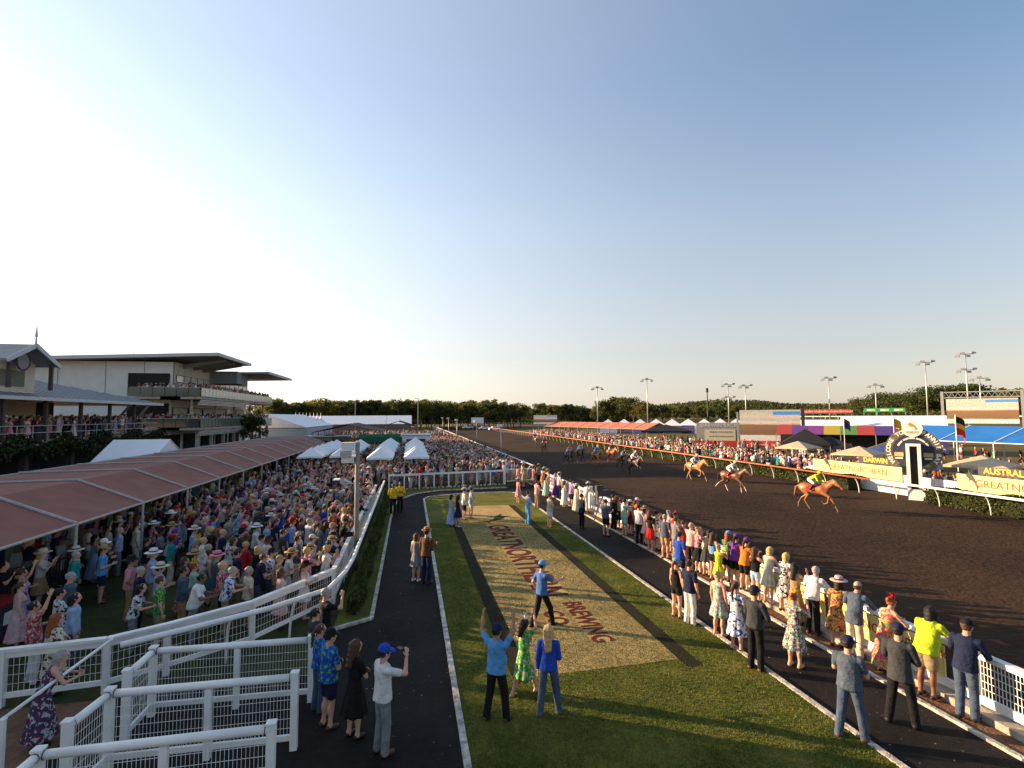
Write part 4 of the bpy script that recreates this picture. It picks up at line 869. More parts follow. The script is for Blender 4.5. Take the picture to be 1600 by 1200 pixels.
def polygonise(prims,h,pad=.03):
    lo=np.full(3,1e9);hi=-lo
    for p in prims:
        a=p[1]
        if p[0]=='c': r=max(a[2],a[3])*max(1,*(a[4:6] if len(a)>4 else (1,))); pts=[(a[0],r),(a[1],r)]
        elif p[0]=='e': pts=[(a[0],max(a[1]))]
        else: r=max(a[2],a[3])*max(1,a[4] if len(a)>4 else 1)+.03; pts=[(a[0],r),(a[1],r)]
        for c,r in pts: lo=np.minimum(lo,np.array(c)-r); hi=np.maximum(hi,np.array(c)+r)
    lo-=pad+h; hi+=pad+h; n=np.ceil((hi-lo)/h).astype(int)+1
    g=np.stack(np.meshgrid(*[lo[i]+h*np.arange(n[i]) for i in range(3)],indexing='ij'),-1).astype(np.float32)
    F=None
    for p in prims:
        d=ev(p,g); k=p[3]
        if F is None: F=d
        else:
            hh=np.clip(.5+.5*(F-d)/k,0,1); F=F*(1-hh)+d*hh-k*hh*(1-hh)
    V,Q=surfnet(F,lo.astype(np.float32),h)
    c=V[Q].mean(1); D=np.stack([ev(p,c) for p in prims]); mi=np.array([p[2] for p in prims])[D.argmin(0)]
    return V,Q,mi
def V3(*a): return np.array(a,float)
def unit(v): v=np.array(v,float); return v/np.linalg.norm(v)
SKIN,TOP,BOT,SHOE,DET=0,1,2,3,4
# hand: fingers along +Z, thumb towards +Y, palm towards -X
def hand_prims():
    pr=[('c',((0,0,.0),(0,.0,.035),.022,.03,.62),SKIN,.01),('c',((0,-.012,.04),(0,.016,.075),.026,.026,.5),SKIN,.012)]
    for i,(y,L) in enumerate(((.030,.068),(.011,.078),(-.009,.073),(-.028,.056))):
        a=V3(0,y,.085); b=a+V3(-.004,y*.12,L*.45); c=b+V3(-.014,0,L*.32); e=c+V3(-.018,0,L*.2)
        pr+=[('c',(a,b,.0095,.009),SKIN,.006),('c',(b,c,.009,.0085),SKIN,.004),('c',(c,e,.0085,.0075),SKIN,.004)]
    pr+=[('c',((0,.022,.03),(-.012,.052,.058),.013,.011),SKIN,.008),('c',((-.012,.052,.058),(-.018,.056,.09),.0105,.009),SKIN,.004)]
    return pr
HAND=polygonise(hand_prims(),.0085,.01)
def head_prims():
    return [('e',((0,-.012,.022),(.078,.098,.10)),SKIN,.02),('e',((0,.018,-.045),(.058,.072,.075)),SKIN,.03),('c',((0,.088,.008),(0,.108,-.022),.011,.015),SKIN,.012),
      ('e',((.079,-.008,-.01),(.012,.022,.032)),SKIN,.006),('e',((-.079,-.008,-.01),(.012,.022,.032)),SKIN,.006),('c',((-.05,.074,.03),(.05,.074,.03),.016,.016),SKIN,.02),
      ('c',((0,-.018,-.05),(0,-.03,-.17),.056,.062),SKIN,.02),('e',((.031,.086,.006),(.011,.008,.007)),DET,.004),('e',((-.031,.086,.006),(.011,.008,.007)),DET,.004),('c',((-.02,.082,-.062),(.02,.082,-.062),.008,.008),5,.004)]
HEAD=polygonise(head_prims(),.0125,.01)
ARMS={'stand':(((.16,.0,-1),(.02,.22,-1)),)*2,'hips':(((.62,-.25,-.75),(-.62,.35,-.5)),)*2,'rail':(((.28,.40,-.88),(-.42,.9,.02)),)*2,'lean':(((.42,.5,-.75),(-.62,.76,.03)),)*2,
 'phone':(((.28,.7,-.6),(-.3,.45,.9)),)*2,'fold':(((.22,.28,-.95),(-.95,.42,.14)),)*2,'hold':(((.14,.05,-1),(-.15,.92,.3)),((.16,0,-1),(.03,.2,-1))),
 'up':(((.4,.42,.75),(-.05,.3,.95)),((.14,.1,-1),(-.2,.9,.2))),'cheer':(((.45,.3,.85),(-.1,.3,.95)),((.6,.35,.35),(.1,.35,.9))),'behind':(((.25,-.25,-.95),(-.5,-.3,-.75)),)*2,
 'throw':(((.3,.75,-.55),(.0,.9,.1)),((.3,-.35,-.85),(.1,.5,-.8))),'snap':(((.42,.80,-.22),(-.42,.30,.85)),((.18,0,-1),(.02,.15,-1))),'dance':(((.5,.3,.8),(-.4,.2,.9)),((.4,.3,-.7),(.3,.8,.3))),
 'reins':(((.2,.35,-.9),(-.25,.9,-.05)),)*2}
def person_prims(pose,outfit,fem=0,lean=None,legs='stand',heavy=1.0):
    pr=[]; sh=.170 if fem else .188; hipx=.088; W=(.93 if fem else 1.0)*heavy
    if lean is None: lean={'rail':14,'lean':22,'phone':3,'up':-3}.get(pose,2)
    th=R(lean); hz=.92
    def U(p): y,z=p[1],p[2]-hz; return V3(p[0],y*math.cos(th)+z*math.sin(th),hz+z*math.cos(th)-y*math.sin(th))
    long_s=outfit in('ls_trousers','suit','ls_jeans'); none_s=outfit in('dress_short','dress_long','strap_shorts'); dress=outfit in('dress_short','dress_long','sleeved_dress')
    # torso
    pr+=[('c',(U((0,0,1.13)),U((0,.0,1.33)),.122*W,.128*W,1.36 if not fem else 1.24),TOP,.03),('c',(U((0,-.01,1.37)),U((0,-.01,1.40)),.075,.07,2.1),TOP,.05)]
    if fem: pr+=[('e',(U((.075,.10,1.27)),(.068,.06,.066)),TOP,.04),('e',(U((-.075,.10,1.27)),(.068,.06,.066)),TOP,.04)]
    if heavy>1.05: pr.append(('e',(U((0,.06,1.08)),(.17*heavy,.15*heavy,.16)),TOP,.05))
    hem={'ls_trousers':.90,'ss_trousers':.88,'ss_shorts':.86,'suit':.78,'strap_shorts':.98,'ls_jeans':.88,'ss_skirt':.98}.get(outfit,.98)
    if not dress: pr+=[('f',(U((0,0,1.16)),V3(0,-.005,hem),.124*W,.150*W if hem<.97 else .120*W,1.28,7,.005),TOP,.015),('c',((0,-.005,.93),(0,-.01,.97),.116*W,.112*W,1.26),BOT,.02)]
    else: pr.append(('c',((0,-.005,.95),U((0,0,1.10)),.125*W,.108*W,1.25),TOP,.03))
    # legs
    L={'stand':((0,.02),(0,-.02)),'apart':((.09,.06),(.07,-.08)),'walk':((.0,.30),(.0,-.26)),'lunge':((.08,.38),(.06,-.34)),'cross':((-.05,.10),(0,-.05))}[legs]
    trou=outfit in('ls_trousers','ss_trousers','suit','ls_jeans'); sho=outfit in('ss_shorts','strap_shorts')
    for s,(dx,dy) in zip((1,-1),L):
        hip=V3(s*hipx,0,.90); an=V3(s*(hipx+.015+dx),dy-.02,.085); kn=(hip+an)/2+V3(0,.03+abs(dy)*.12,.01)
        if trou:
            pr+=[('c',(hip,kn,.094*W,.075,1),BOT,.015),('c',(kn,an-V3(0,0,.03),.075,.068,1),BOT,.015)]
        else:
            pr+=[('c',(kn,an,.056,.036),SKIN,.02),('c',(hip*.5+kn*.5,kn,.078,.056),SKIN,.01),('e',(kn*.62+an*.38+V3(0,-.018,0),(.052,.056,.11)),SKIN,.02)]
            if sho:
                q=hip*.3+kn*.7 if outfit=='ss_shorts' else hip*.62+kn*.38; pr.append(('c',(hip,q,.104*W,.094*W),BOT,.012))
        pr+=[('c',(an+V3(0,-.035,-.035),an+V3(s*.012,.135,-.045),.045,.036,1.0),SHOE,.012),('c',(an+V3(0,0,.02),an+V3(0,-.01,-.03),.042,.046),SHOE if trou or legs=='lunge' else SKIN,.01)]
    if dress or outfit=='ss_skirt':
        zb={'dress_long':.16,'dress_short':.56,'sleeved_dress':.44,'ss_skirt':.50}[outfit]; rb={'dress_long':.27,'dress_short':.22,'sleeved_dress':.235,'ss_skirt':.225}[outfit]*heavy
        pr.append(('f',((0,0,1.03),(0,.0,zb),.112*W,rb,1.12,9,.016),TOP if dress else BOT,.02))
    # arms
    hands=[]
    for s,(ud,fd) in zip((1,-1),ARMS[pose]):
        S0=U((s*sh,-.01,1.385)); u=unit((s*ud[0],ud[1],ud[2])); f=unit((s*fd[0],fd[1],fd[2])); E_=S0+u*.285; Wr=E_+f*.245
        pr.append(('c',(S0,E_,.056 if not fem else .046,.043 if not fem else .037),SKIN if none_s else TOP if long_s else SKIN,.022))
        if not none_s: 
            q=S0+(E_-S0)*(1.0 if long_s else .62); pr.append(('c',(S0,q,.066 if not fem else .056,.058 if not fem else .052),TOP,.02))
        if long_s: pr.append(('c',(E_,Wr-f*.01,.052,.042),TOP,.012))
        pr.append(('c',(E_,Wr,.041 if not fem else .035,.027),SKIN,.012))
        inw=unit(V3(-s,.15,0)-f*float(np.dot(V3(-s,.15,0),f))); z=f; x=-inw; y=np.cross(z,x)*(-s)
        hands.append((s,Wr,np.stack([x,y,z],1)))
    if none_s: pr+=[('c',(U((-.12,-.02,1.41)),U((.12,-.02,1.41)),.05,.05),SKIN,.03)]
    pr+=[('c',(U((0,-.02,1.40)),U((0,.0,1.50)),.058,.052),SKIN,.02)]
    hc=U((0,.012,1.615)); return pr,hands,hc,(None if dress else hem)
TEMPL={}
def body(pose,outfit,fem=0,lean=None,legs='stand',heavy=1.0,h=.024,turn=0.,nod=0.,fine=True):
    key=(pose,outfit,fem,lean,legs,heavy,h,turn,nod,fine)
    if key in TEMPL: return TEMPL[key]
    pr,hands,hc,hem=person_prims(pose,outfit,fem,lean,legs,heavy)
    V,Q,mi=polygonise(pr,h)
    if hem: mi=np.where((mi==BOT)&(V[Q].mean(1)[:,2]>hem+.012),TOP,mi)
    Vs=[V];Qs=[Q];ms=[mi]; n=len(V)
    Rh=np.array(Matrix.Rotation(-R(turn),3,'Z')@Matrix.Rotation(R(nod),3,'X'))
    if fine:
        parts=[(HEAD,Rh,hc,1)]+[(HAND,M,w,s) for s,w,M in hands]
    else: parts=[(HEADLO,Rh,hc,1)]+[(HANDLO,M,w,s) for s,w,M in hands]
    for (v,q,m),M,c,s in parts:
        v=v.copy(); q=q.copy()
        det=np.linalg.det(M); vv=v@M.T+c
        if det<0: q=q[:,::-1]
        Vs.append(vv);Qs.append(q+n);ms.append(m); n+=len(v)
    V=np.concatenate(Vs);Q=np.concatenate(Qs);m=np.concatenate(ms)
    V[:,2]-=V[:,2].min()
    me=npmesh('body',V,Q,m); 
    for k in range(6): me.materials.append(None)
    TEMPL[key]=(me,hc,turn,nod); return TEMPL[key]
HEADLO=polygonise([p for p in head_prims() if p[2]==SKIN][:7],.03,.01)
HANDLO=polygonise([('c',((0,0,0),(0,0,.10),.024,.026,.7),SKIN,.01),('c',((0,0,.1),(-.02,0,.16),.024,.014,.7),SKIN,.01),('c',((0,.02,.03),(-.01,.055,.08),.013,.01),SKIN,.01)],.018,.01)
# hair and hats in the head frame
def hair_mesh(kind,h=.016):
    pr=[('e',((0,-.028,.035),(.090,.104,.098)),0,.02)]
    if kind=='long': pr+=[('c',((0,-.075,.02),(0,-.165,-.30),.085,.06,1.1),0,.04),('c',((.07,-.02,.0),(.085,-.04,-.17),.03,.025),0,.03),('c',((-.07,-.02,.0),(-.085,-.04,-.17),.03,.025),0,.03)]
    if kind=='bob': pr+=[('c',((0,-.065,.0),(0,-.075,-.10),.086,.075,1.12),0,.04)]
    if kind=='pony': pr+=[('c',((0,-.12,.04),(0,-.165,-.02),.035,.04),0,.02),('c',((0,-.165,-.02),(0,-.19,-.28),.04,.02),0,.02)]
    if kind=='bun': pr+=[('e',((0,-.11,.09),(.05,.05,.048)),0,.015)]
    if kind=='curly': pr+=[('e',((0,-.04,.03),(.12,.125,.125)),0,.02),('c',((0,-.09,0),(0,-.17,-.2),.11,.07,1.1),0,.04)]
    V,Q,mi=polygonise(pr,h,.01)
    c=V[Q].mean(1); keep=~((c[:,1]>.052-.25*np.clip(c[:,2]-.07,-.2,0)*0)&(c[:,2]<.075))&~((kind in('short','bald'))&(c[:,2]<-.055))
    if kind=='bald': keep&=(c[:,2]<.05)
    V=V+.006*np.sin(V*70)[:,[1,2,0]]
    return npmesh('hair',V,Q[keep])
HAIR={k:hair_mesh(k) for k in ('short','long','bob','pony','bun','curly','bald')}
def hat_mesh(kind):
    mb=MB()
    if kind in('sunhat','fedora'):
        b=.205 if kind=='sunhat' else .165; cz=.06
        mb.lathe([(.0,.155),(.05,.158),(.082,.145),(.092,.12),(.098,.075)],20,(0,-.01,cz-.02),0,1.12)
        mb.lathe([(.0985,.085),(.101,.085),(.101,.058),(.0985,.055)],20,(0,-.01,cz-.02),1,1.12)
        n=20; prof=[(.096,.055),(b*.75,.048),(b,.036 if kind=='sunhat' else .062),(b,.030 if kind=='sunhat' else .056),(.09,.048)]
        mb.lathe(prof,n,(0,-.01,cz-.02),0,1.1)
    elif kind=='cap':
        mb.lathe([(.0,.115),(.045,.112),(.078,.088),(.094,.045),(.097,.0)],18,(0,-.016,.045),0,1.13)
        vs=[];fs=[]
        for k in range(9):
            a=R(38+104*k/8); 
            for r,z in ((.092,.048),(.185,.030),(.185,.024),(.092,.04)): vs.append((r*.95*math.cos(a),-.016+ (r if r<.1 else r*1.0)*math.sin(a)*1.05,z))
        for k in range(8):
            for j in range(4): fs.append((4*k+j,4*k+4+j,4*k+4+(j+1)%4,4*k+(j+1)%4))
        mb.add(vs,fs,0)
    elif kind=='fascinator':
        rr=np.random.default_rng(3)
        mb.lathe([(0,.02),(.07,.012),(.075,0),(0,0)],14,(.02,-.02,.13),0)
        for k in range(26):
            a=rr.random()*6.28; e=rr.random()*1.2+.2; d=V3(math.cos(a)*math.cos(e),math.sin(a)*math.cos(e),math.sin(e))*(.10+.09*rr.random()); o_=V3(.02,-.02,.13)
            s=unit(np.cross(d,V3(.3,.5,.8)))*.018; mb.add([o_,o_+d*.6+s,o_+d,o_+d*.6-s],[(0,1,2,3)],0)
    elif kind=='headband': mb.tube([(.088*math.cos(k*math.pi/10),-.025,.03+.10*math.sin(k*math.pi/10)) for k in range(11)],.012,6)
    me=mb.mesh('hat',True)
    for k in range(2): me.materials.append(None)
    return me
HATS={k:hat_mesh(k) for k in ('sunhat','fedora','cap','fascinator','headband')}
PAL={'white':(.68,.68,.67),'cream':(.60,.54,.42),'pale blue':(.30,.42,.62),'sky blue':(.10,.32,.62),'royal blue':(.02,.07,.42),'navy':(.014,.020,.055),'black':(.012,.012,.014),'charcoal':(.045,.05,.058),'grey':(.20,.21,.22),
 'pink':(.62,.24,.30),'pale pink':(.66,.42,.42),'hot pink':(.62,.04,.22),'red':(.45,.02,.025),'maroon':(.12,.018,.025),'orange':(.60,.19,.03),'yellow':(.70,.48,.03),'lime':(.48,.62,.03),'green':(.03,.24,.07),'mint':(.33,.55,.44),'teal':(.015,.27,.25),
 'purple':(.14,.04,.26),'lilac':(.42,.30,.55),'brown':(.12,.06,.03),'tan':(.38,.24,.12),'khaki':(.28,.22,.13),'mid blue':(.06,.15,.40),'denim':(.060,.090,.145),'slate blue':(.078,.105,.15)}
PATT={'white floral':((.66,.63,.6),[(.5,.12,.2),(.05,.06,.08),(.1,.25,.12)]),'pink floral':((.6,.25,.28),[(.7,.6,.55),(.35,.04,.09)]),'green floral':((.02,.30,.07),[(.62,.5,.4),(.25,.5,.1)]),'blue and white print':((.68,.68,.68),[(.03,.07,.40)]),
 'red floral':((.34,.045,.06),[(.62,.5,.46),(.5,.22,.22)]),'black and white print':((.6,.6,.6),[(.02,.02,.025)]),'dark swirl':((.045,.05,.10),[(.45,.45,.52),(.18,.03,.06)]),'cream spotted':((.62,.56,.44),[(.08,.055,.03)]),'mint floral':((.40,.58,.52),[(.05,.35,.13),(.5,.15,.25)]),
 'orange floral':((.55,.3,.1),[(.62,.1,.06),(.1,.06,.02)]),'bright pink and green':((.6,.06,.16),[(.04,.42,.12),(.65,.3,.08)]),'green tropical':((.04,.26,.07),[(.40,.5,.05),(.02,.12,.12)])}
SKINS={k:mat('skin_%d'%i,c,.55,.06,5,spec=.3) for i,(k,c) in enumerate({'light':(.52,.29,.20),'tanned':(.38,.19,.115),'brown':(.17,.075,.042),'fair':(.60,.36,.27)}.items())}
HAIRC={'dark':(.018,.012,.009),'brown':(.07,.035,.018),'blonde':(.46,.31,.13),'grey':(.30,.29,.27),'red':(.24,.065,.025),'black':(.009,.008,.008)}
PAL={k:tuple(np.array(v)*.86) for k,v in PAL.items()}
PATT={k:(tuple(np.array(a)*.86),[tuple(np.array(c)*.86) for c in b]) for k,(a,b) in PATT.items()}
def cm(c):
    if c in PATT: return pattern(c,*PATT[c])
    return cloth(c,PAL[c])
SHOEM={'black':mat('shoe_black',(.012,.012,.012),.5),'brown':mat('shoe_brown',(.10,.05,.025),.6),'white':mat('shoe_white',(.6,.6,.58),.6),'tan':mat('shoe_tan',(.40,.26,.16),.6)}
EYE=mat('eye_dark',(.02,.015,.012),.3); LIP=mat('lips',(.34,.12,.10),.5)
NP=0
def person(loc,az,pose,outfit,top,bot='denim',fem=0,hair='short',hairc='dark',hat=None,hatc='tan',skin='light',shoe='black',label='',group='spectators',scale=1.0,h=.024,band='black',**kw):
    global NP
    me,hc,turn,nod=body(pose,outfit,fem,h=h,**kw)
    o=bpy.data.objects.new('person',me); C.objects.link(o); o.location=(loc[0],loc[1],loc[2] if len(loc)>2 else 0); o.rotation_euler=(0,0,-az)
    s=scale*(.945 if fem else 1.0); o.scale=(s,s,s)
    for i,m in enumerate((SKINS[skin],cm(top),cm(bot),SHOEM[shoe],EYE,LIP)): sl=o.material_slots[i]; sl.link='OBJECT'; sl.material=m
    M=Matrix.Translation(Vector(hc))@Matrix.Rotation(-R(turn),4,'Z')@Matrix.Rotation(R(nod),4,'X')
    if hair:
        c=mobj('hair',HAIR[hair],o); 
        if not HAIR[hair].materials: HAIR[hair].materials.append(None)
        c.matrix_local=M; c.material_slots[0].link='OBJECT'; c.material_slots[0].material=mat('hair_'+hairc,HAIRC[hairc],.6,.25,30,.3,60)
    if hat:
        c=mobj('cap' if hat=='cap' else 'fascinator' if hat=='fascinator' else 'headband' if hat=='headband' else 'hat',HATS[hat],o); c.matrix_local=M
        for i,cc in enumerate((hatc,band)): c.material_slots[i].link='OBJECT'; c.material_slots[i].material=cloth(cc,PAL[cc])
    tag(o,label,'person',group); NP+=1; return o
# ================================================================ HORSES AND JOCKEYS
def horse_prims(var):
    pr=[('c',((0,-.5,1.24),(0,.42,1.20),.285,.275,.88),0,.05),('c',((0,-.68,1.27),(0,-.45,1.26),.25,.28,.92),0,.08),('c',((0,.45,1.22),(0,.62,1.16),.27,.22,.82),0,.08),('c',((0,.3,1.46),(0,.5,1.42),.10,.12,.8),0,.08),
        ('c',((0,.60,1.30),(0,.95,1.58),.205,.135,.62),0,.09),('c',((0,.95,1.58),(0,1.17,1.72),.135,.115,.66),0,.05),('c',((0,1.20,1.72),(0,1.40,1.52),.115,.085,.78),0,.05),('c',((0,1.40,1.52),(0,1.54,1.38),.080,.062,.85),0,.03),('e',((0,1.27,1.60),(.07,.11,.12)),0,.04),
        ('c',((.05,1.13,1.80),(.065,1.12,1.91),.028,.008),0,.01),('c',((-.05,1.13,1.80),(-.065,1.12,1.91),.028,.008),0,.01)]
    for k in range(5): u=k/4; pr.append(('e',((0,.50+.58*u,1.56+.27*u),(.025,.10,.085)),1,.02))
    pr+=[('c',((0,-.88,1.38),(0,-1.08,1.22),.05,.07),1,.03),('c',((0,-1.08,1.22),(0,-1.22,.72),.07,.035),1,.03)]
    FL=[[(-.14,.55,1.05),(-.14,.80,.80),(-.14,1.02,.44),(-.14,1.12,.20),(-.14,1.2,.06)],[(.14,.55,1.05),(.14,.88,.86),(.14,.78,.50),(.14,.60,.42),(.14,.52,.50)]]
    HL=[[(-.15,-.62,1.15),(-.17,-.48,.86),(-.15,-.86,.60),(-.15,-1.05,.26),(-.15,-1.06,.07)],[(.15,-.60,1.15),(.17,-.30,.86),(.15,-.52,.52),(.15,-.34,.20),(.15,-.24,.06)]]
    if var==1:
        FL=[[(-.14,.55,1.05),(-.14,.62,.76),(-.14,.66,.40),(-.14,.66,.18),(-.14,.72,.06)],[(.14,.55,1.05),(.14,.86,.80),(.14,1.10,.56),(.14,1.2,.34),(.14,1.27,.22)]]
        HL=[[(-.15,-.62,1.15),(-.17,-.40,.86),(-.15,-.66,.52),(-.15,-.52,.20),(-.15,-.44,.06)],[(.15,-.62,1.15),(.17,-.52,.86),(.15,-.95,.66),(.15,-1.2,.42),(.15,-1.28,.30)]]
    for L,fr in ((FL[0],1),(FL[1],1),(HL[0],0),(HL[1],0)):
        L=[V3(*p) for p in L]; r0=.125 if fr else .165
        pr+=[('c',(L[0],L[1],r0,.075 if fr else .10,.75),0,.06),('c',(L[1],L[2],.072 if fr else .085,.046),0,.025),('c',(L[2],L[3],.042,.036),2,.015),('c',(L[3],L[4],.038,.036),2,.012),('c',(L[4],L[4]+unit(L[4]-L[3])*.05,.045,.055),3,.01)]
    return pr
HM=[]
for v in (0,1):
    V,Q,mi=polygonise(horse_prims(v),.03); V[:,2]-=max(V[:,2].min(),-.03); me=npmesh('horse',V,Q,mi)
    for k in range(4): me.materials.append(None)
    HM.append(me)
def jockey_mesh():
    pr=[('c',((0,-.22,1.82),(0,.14,2.02),.125,.125,1.15),1,.03),('c',((-.12,.18,2.04),(.12,.18,2.04),.075,.075),1,.04),('c',((0,-.26,1.78),(0,-.2,1.8),.135,.13,1.1),2,.03)]
    for s in (1,-1):
        pr+=[('c',((s*.1,-.24,1.76),(s*.28,.12,1.60),.10,.075),2,.03),('c',((s*.28,.12,1.60),(s*.29,-.12,1.24),.066,.05),3,.015),('c',((s*.29,-.14,1.22),(s*.29,.06,1.19),.042,.036),3,.012),
             ('c',((s*.19,.18,2.02),(s*.25,.34,1.78),.062,.05),1,.02),('c',((s*.25,.34,1.78),(s*.08,.56,1.70),.05,.035),1,.015),('c',((s*.08,.56,1.70),(s*.05,.64,1.69),.034,.03,),0,.01)]
    pr+=[('c',((0,.2,2.08),(0,.28,2.16),.055,.055),0,.02),('e',((0,.33,2.22),(.075,.09,.105)),0,.015),('c',((0,.40,2.21),(0,.425,2.19),.012,.012),0,.01),('e',((0,.32,2.27),(.098,.118,.09)),5,.006),('c',((-.05,.42,2.25),(.05,.42,2.25),.022,.022,),5,.006),('c',((-.045,.405,2.225),(.045,.405,2.225),.012,.012),4,.004)]
    V,Q,mi=polygonise(pr,.02); me=npmesh('jockey',V,Q,mi)
    for k in range(6): me.materials.append(None)
    return me
JM=jockey_mesh()
COAT={'chestnut':((.27,.10,.035),(.25,.10,.04)),'bay':((.12,.05,.022),(.012,.010,.009)),'dark bay':((.05,.025,.014),(.010,.009,.008)),'light chestnut':((.36,.15,.05),(.40,.22,.10)),'brown':((.085,.045,.025),(.012,.01,.009))}
def cloth_mesh():
    mb=MB(); vs=[];n=8
    for y in (-.34,.12):
        for k in range(n+1):
            a=R(-8+196*k/n); vs.append((.278*math.cos(a)*1.0,y,1.235+.30*math.sin(a)))
    mb.add(vs,[(k,k+1,n+2+k,n+1+k) for k in range(n)]); return mb.mesh('saddle_cloth',True)
SCL=cloth_mesh(); SCL.materials.append(None)
def rider(loc,az,var,coat,ctop,cbot,chelm,ccloth,num,hlab,jlab,white_legs=False):
    c,mn=COAT[coat]; h=bpy.data.objects.new('horse',HM[var]); C.objects.link(h); h.location=loc; h.rotation_euler=(0,0,-az)
    for i,m in enumerate((mat('coat_'+coat,c,.45,.12,4,spec=.4),mat('mane_'+coat,mn,.7,.2,20),mat('sock_white',(.5,.45,.4),.7) if white_legs else mat('mane_'+coat,mn),mat('hoof',(.05,.04,.03),.5))): h.material_slots[i].link='OBJECT'; h.material_slots[i].material=m
    tag(h,hlab,'horse','race horses on the track')
    s=mobj('saddle_cloth',SCL,h); s.material_slots[0].link='OBJECT'; s.material_slots[0].material=cloth(ccloth,PAL[ccloth])
    for sx in (1,-1):
        if num: place_text('number',num,.3,frame((sx*.288,-.11,1.24),(0,sx,0),(0,0,1)),WHITE if ccloth!='white' else DARK,s,ext=.003)
    MB().add([(-.13,-.22,1.545),(.13,-.22,1.545),(.15,-.05,1.52),(.12,.14,1.56),(-.12,.14,1.56),(-.15,-.05,1.52),(0,-.26,1.60),(0,0,1.56),(0,.16,1.61)],[(0,1,7),(1,2,7),(2,3,7),(3,4,7),(4,5,7),(5,0,7),(0,6,1),(3,8,4)]).obj('saddle',mat('saddle_leather',(.02,.012,.008),.5),h)
    br=MB()
    for sx in (1,-1): br.tube([(sx*.06,1.46,1.47),(sx*.09,1.0,1.62),(sx*.06,.6,1.69)],.01,5)
    br.tube([(.075*math.cos(k*.785),1.42+.03*math.sin(k*.785),1.49+.07*math.sin(k*.785)) for k in range(9)],.011,5); br.obj('bridle',MATS['saddle_leather'],h)
    j=bpy.data.objects.new('person',JM); C.objects.link(j); j.location=loc; j.rotation_euler=(0,0,-az)
    for i,m in enumerate((SKINS['tanned'],cm(ctop),cm(cbot),SHOEM['black'],EYE,cloth(chelm,PAL[chelm]))): j.material_slots[i].link='OBJECT'; j.material_slots[i].material=m
    tag(j,jlab,'jockey','jockeys in the race')
PI=math.pi
for px,py,az,var,coat,ct,cb,ch,cc,num,hl,jl,wl in [
 (1274,797,R(158),0,'chestnut','lime','white','lime','red','1','leading chestnut horse with red saddle cloth passing the winning post','jockey in bright lime silks on the leading chestnut horse',False),
 (1144,770,R(160),1,'bay','white','white','white','red','5','bay horse with white socks and red cloth, second in the field','jockey in white silks on the second-placed bay horse',True),
 (1086,751,R(166),0,'light chestnut','pale blue','white','white','white','3','bright chestnut horse with white cloth, third along the orange rail','jockey in pale blue silks on the third horse',False),
 (975,736,R(172),1,'brown','grey','white','navy','charcoal','7','brown horse on the rail side of the fourth and fifth pair','jockey in grey silks and navy helmet in the middle pair',False),
 (991,742,R(170),0,'dark bay','white','white','white','navy','9','dark bay horse on the near side of the fourth and fifth pair','jockey in white silks and white helmet in the middle pair',False),
 (955,723,R(172),0,'chestnut','brown','white','maroon','orange','2','chestnut horse hugging the rail behind the middle pair','jockey in brown silks hugging the rail',False),
 (932,728,R(172),1,'chestnut','sky blue','white','white','yellow','4','chestnut horse in mid track behind the middle pair','jockey in sky blue silks and white helmet in mid track',False),
 (906,723,R(174),0,'dark bay','white','white','navy','green','6','dark bay horse leading the rear group of two','jockey in white silks and navy helmet in the rear group',False),
 (889,727,R(174),1,'dark bay','pale pink','white','pink','pink','8','dark bay horse with pink cloth on the outside of the rear group','jockey in pale pink silks on the outside of the rear group',False),
 (850,708,R(176),0,'bay','red','white','black','white','10','bay horse trailing alone behind the rear group','jockey in red silks on the trailing bay horse',False),
 (836,696,R(177),1,'brown','navy','white','black','grey','11','last brown horse far back by the inner rail','jockey in navy silks on the last horse',False)]:
    g=G(px,py); rider((g.x,g.y,-.0),az,var,coat,ct,cb,ch,cc,num,hl,jl,wl)
# ================================================================ NAMED PEOPLE
N=R
T_=R(72)      # facing the track
def at(px,py): g=G(px,py); return (g.x,g.y,.0)
def P(px,py,az,pose,outfit,top,bot,label,**k):
    g=G(px,py); z=k.pop('z',0.0)
    return person((g.x,g.y,z),az,pose,outfit,top,bot,label=label,**k)
HI=.017
# on the path, nearest the camera
P(597,1178,R(62),'snap','ss_trousers','white','grey','person in white shirt and blue cap photographing with raised arm on the path',hat='cap',hatc='royal blue',shoe='brown',h=HI,scale=1.02)
P(553,1152,R(50),'fold','sleeved_dress','black','black','person with long wavy blonde-brown hair in short black dress on the path',fem=1,hair='long',hairc='brown',shoe='black',h=HI,scale=1.03)
P(512,1136,R(55),'fold','ss_shorts','blue jersey','navy','person in blue and green jersey and dark shorts on the path',hat='cap',hatc='black',shoe='brown',h=HI,heavy=1.08) if False else None
PATT['blue jersey']=((.012,.05,.30),[(.10,.35,.05),(.02,.12,.42)])
P(512,1136,R(58),'fold','ss_shorts','blue jersey','navy','person in blue and green jersey, dark shorts and brown boots on the path',hat='cap',hatc='black',shoe='brown',h=HI,heavy=1.1)
P(497,1112,R(58),'stand','ls_jeans','blue jersey','denim','ponytailed person in blue jersey and jeans behind the white lane barrier',fem=1,hair='pony',hairc='brown',shoe='brown',h=.02)
P(506,1040,R(60),'snap','ss_shorts','black','black','grey-haired person in black shirt photographing from behind the curved rail',hairc='grey',h=.02)
P(490,1078,R(55),'stand','ss_trousers','charcoal','black','dark-haired person in charcoal top half hidden by the lane post',hairc='dark',h=.02,scale=.96)
P(650,908,R(40),'stand','dress_short','grey','grey','slim person in short grey dress beside the person in brown vest',fem=1,hair='bob',hairc='brown',shoe='white',h=.02)
P(666,912,R(38),'hold','ls_jeans','brown','navy','person in brown vest, dark jeans and wide hat on the path edge',hat='fedora',hatc='tan',shoe='brown',h=.02,scale=1.06)
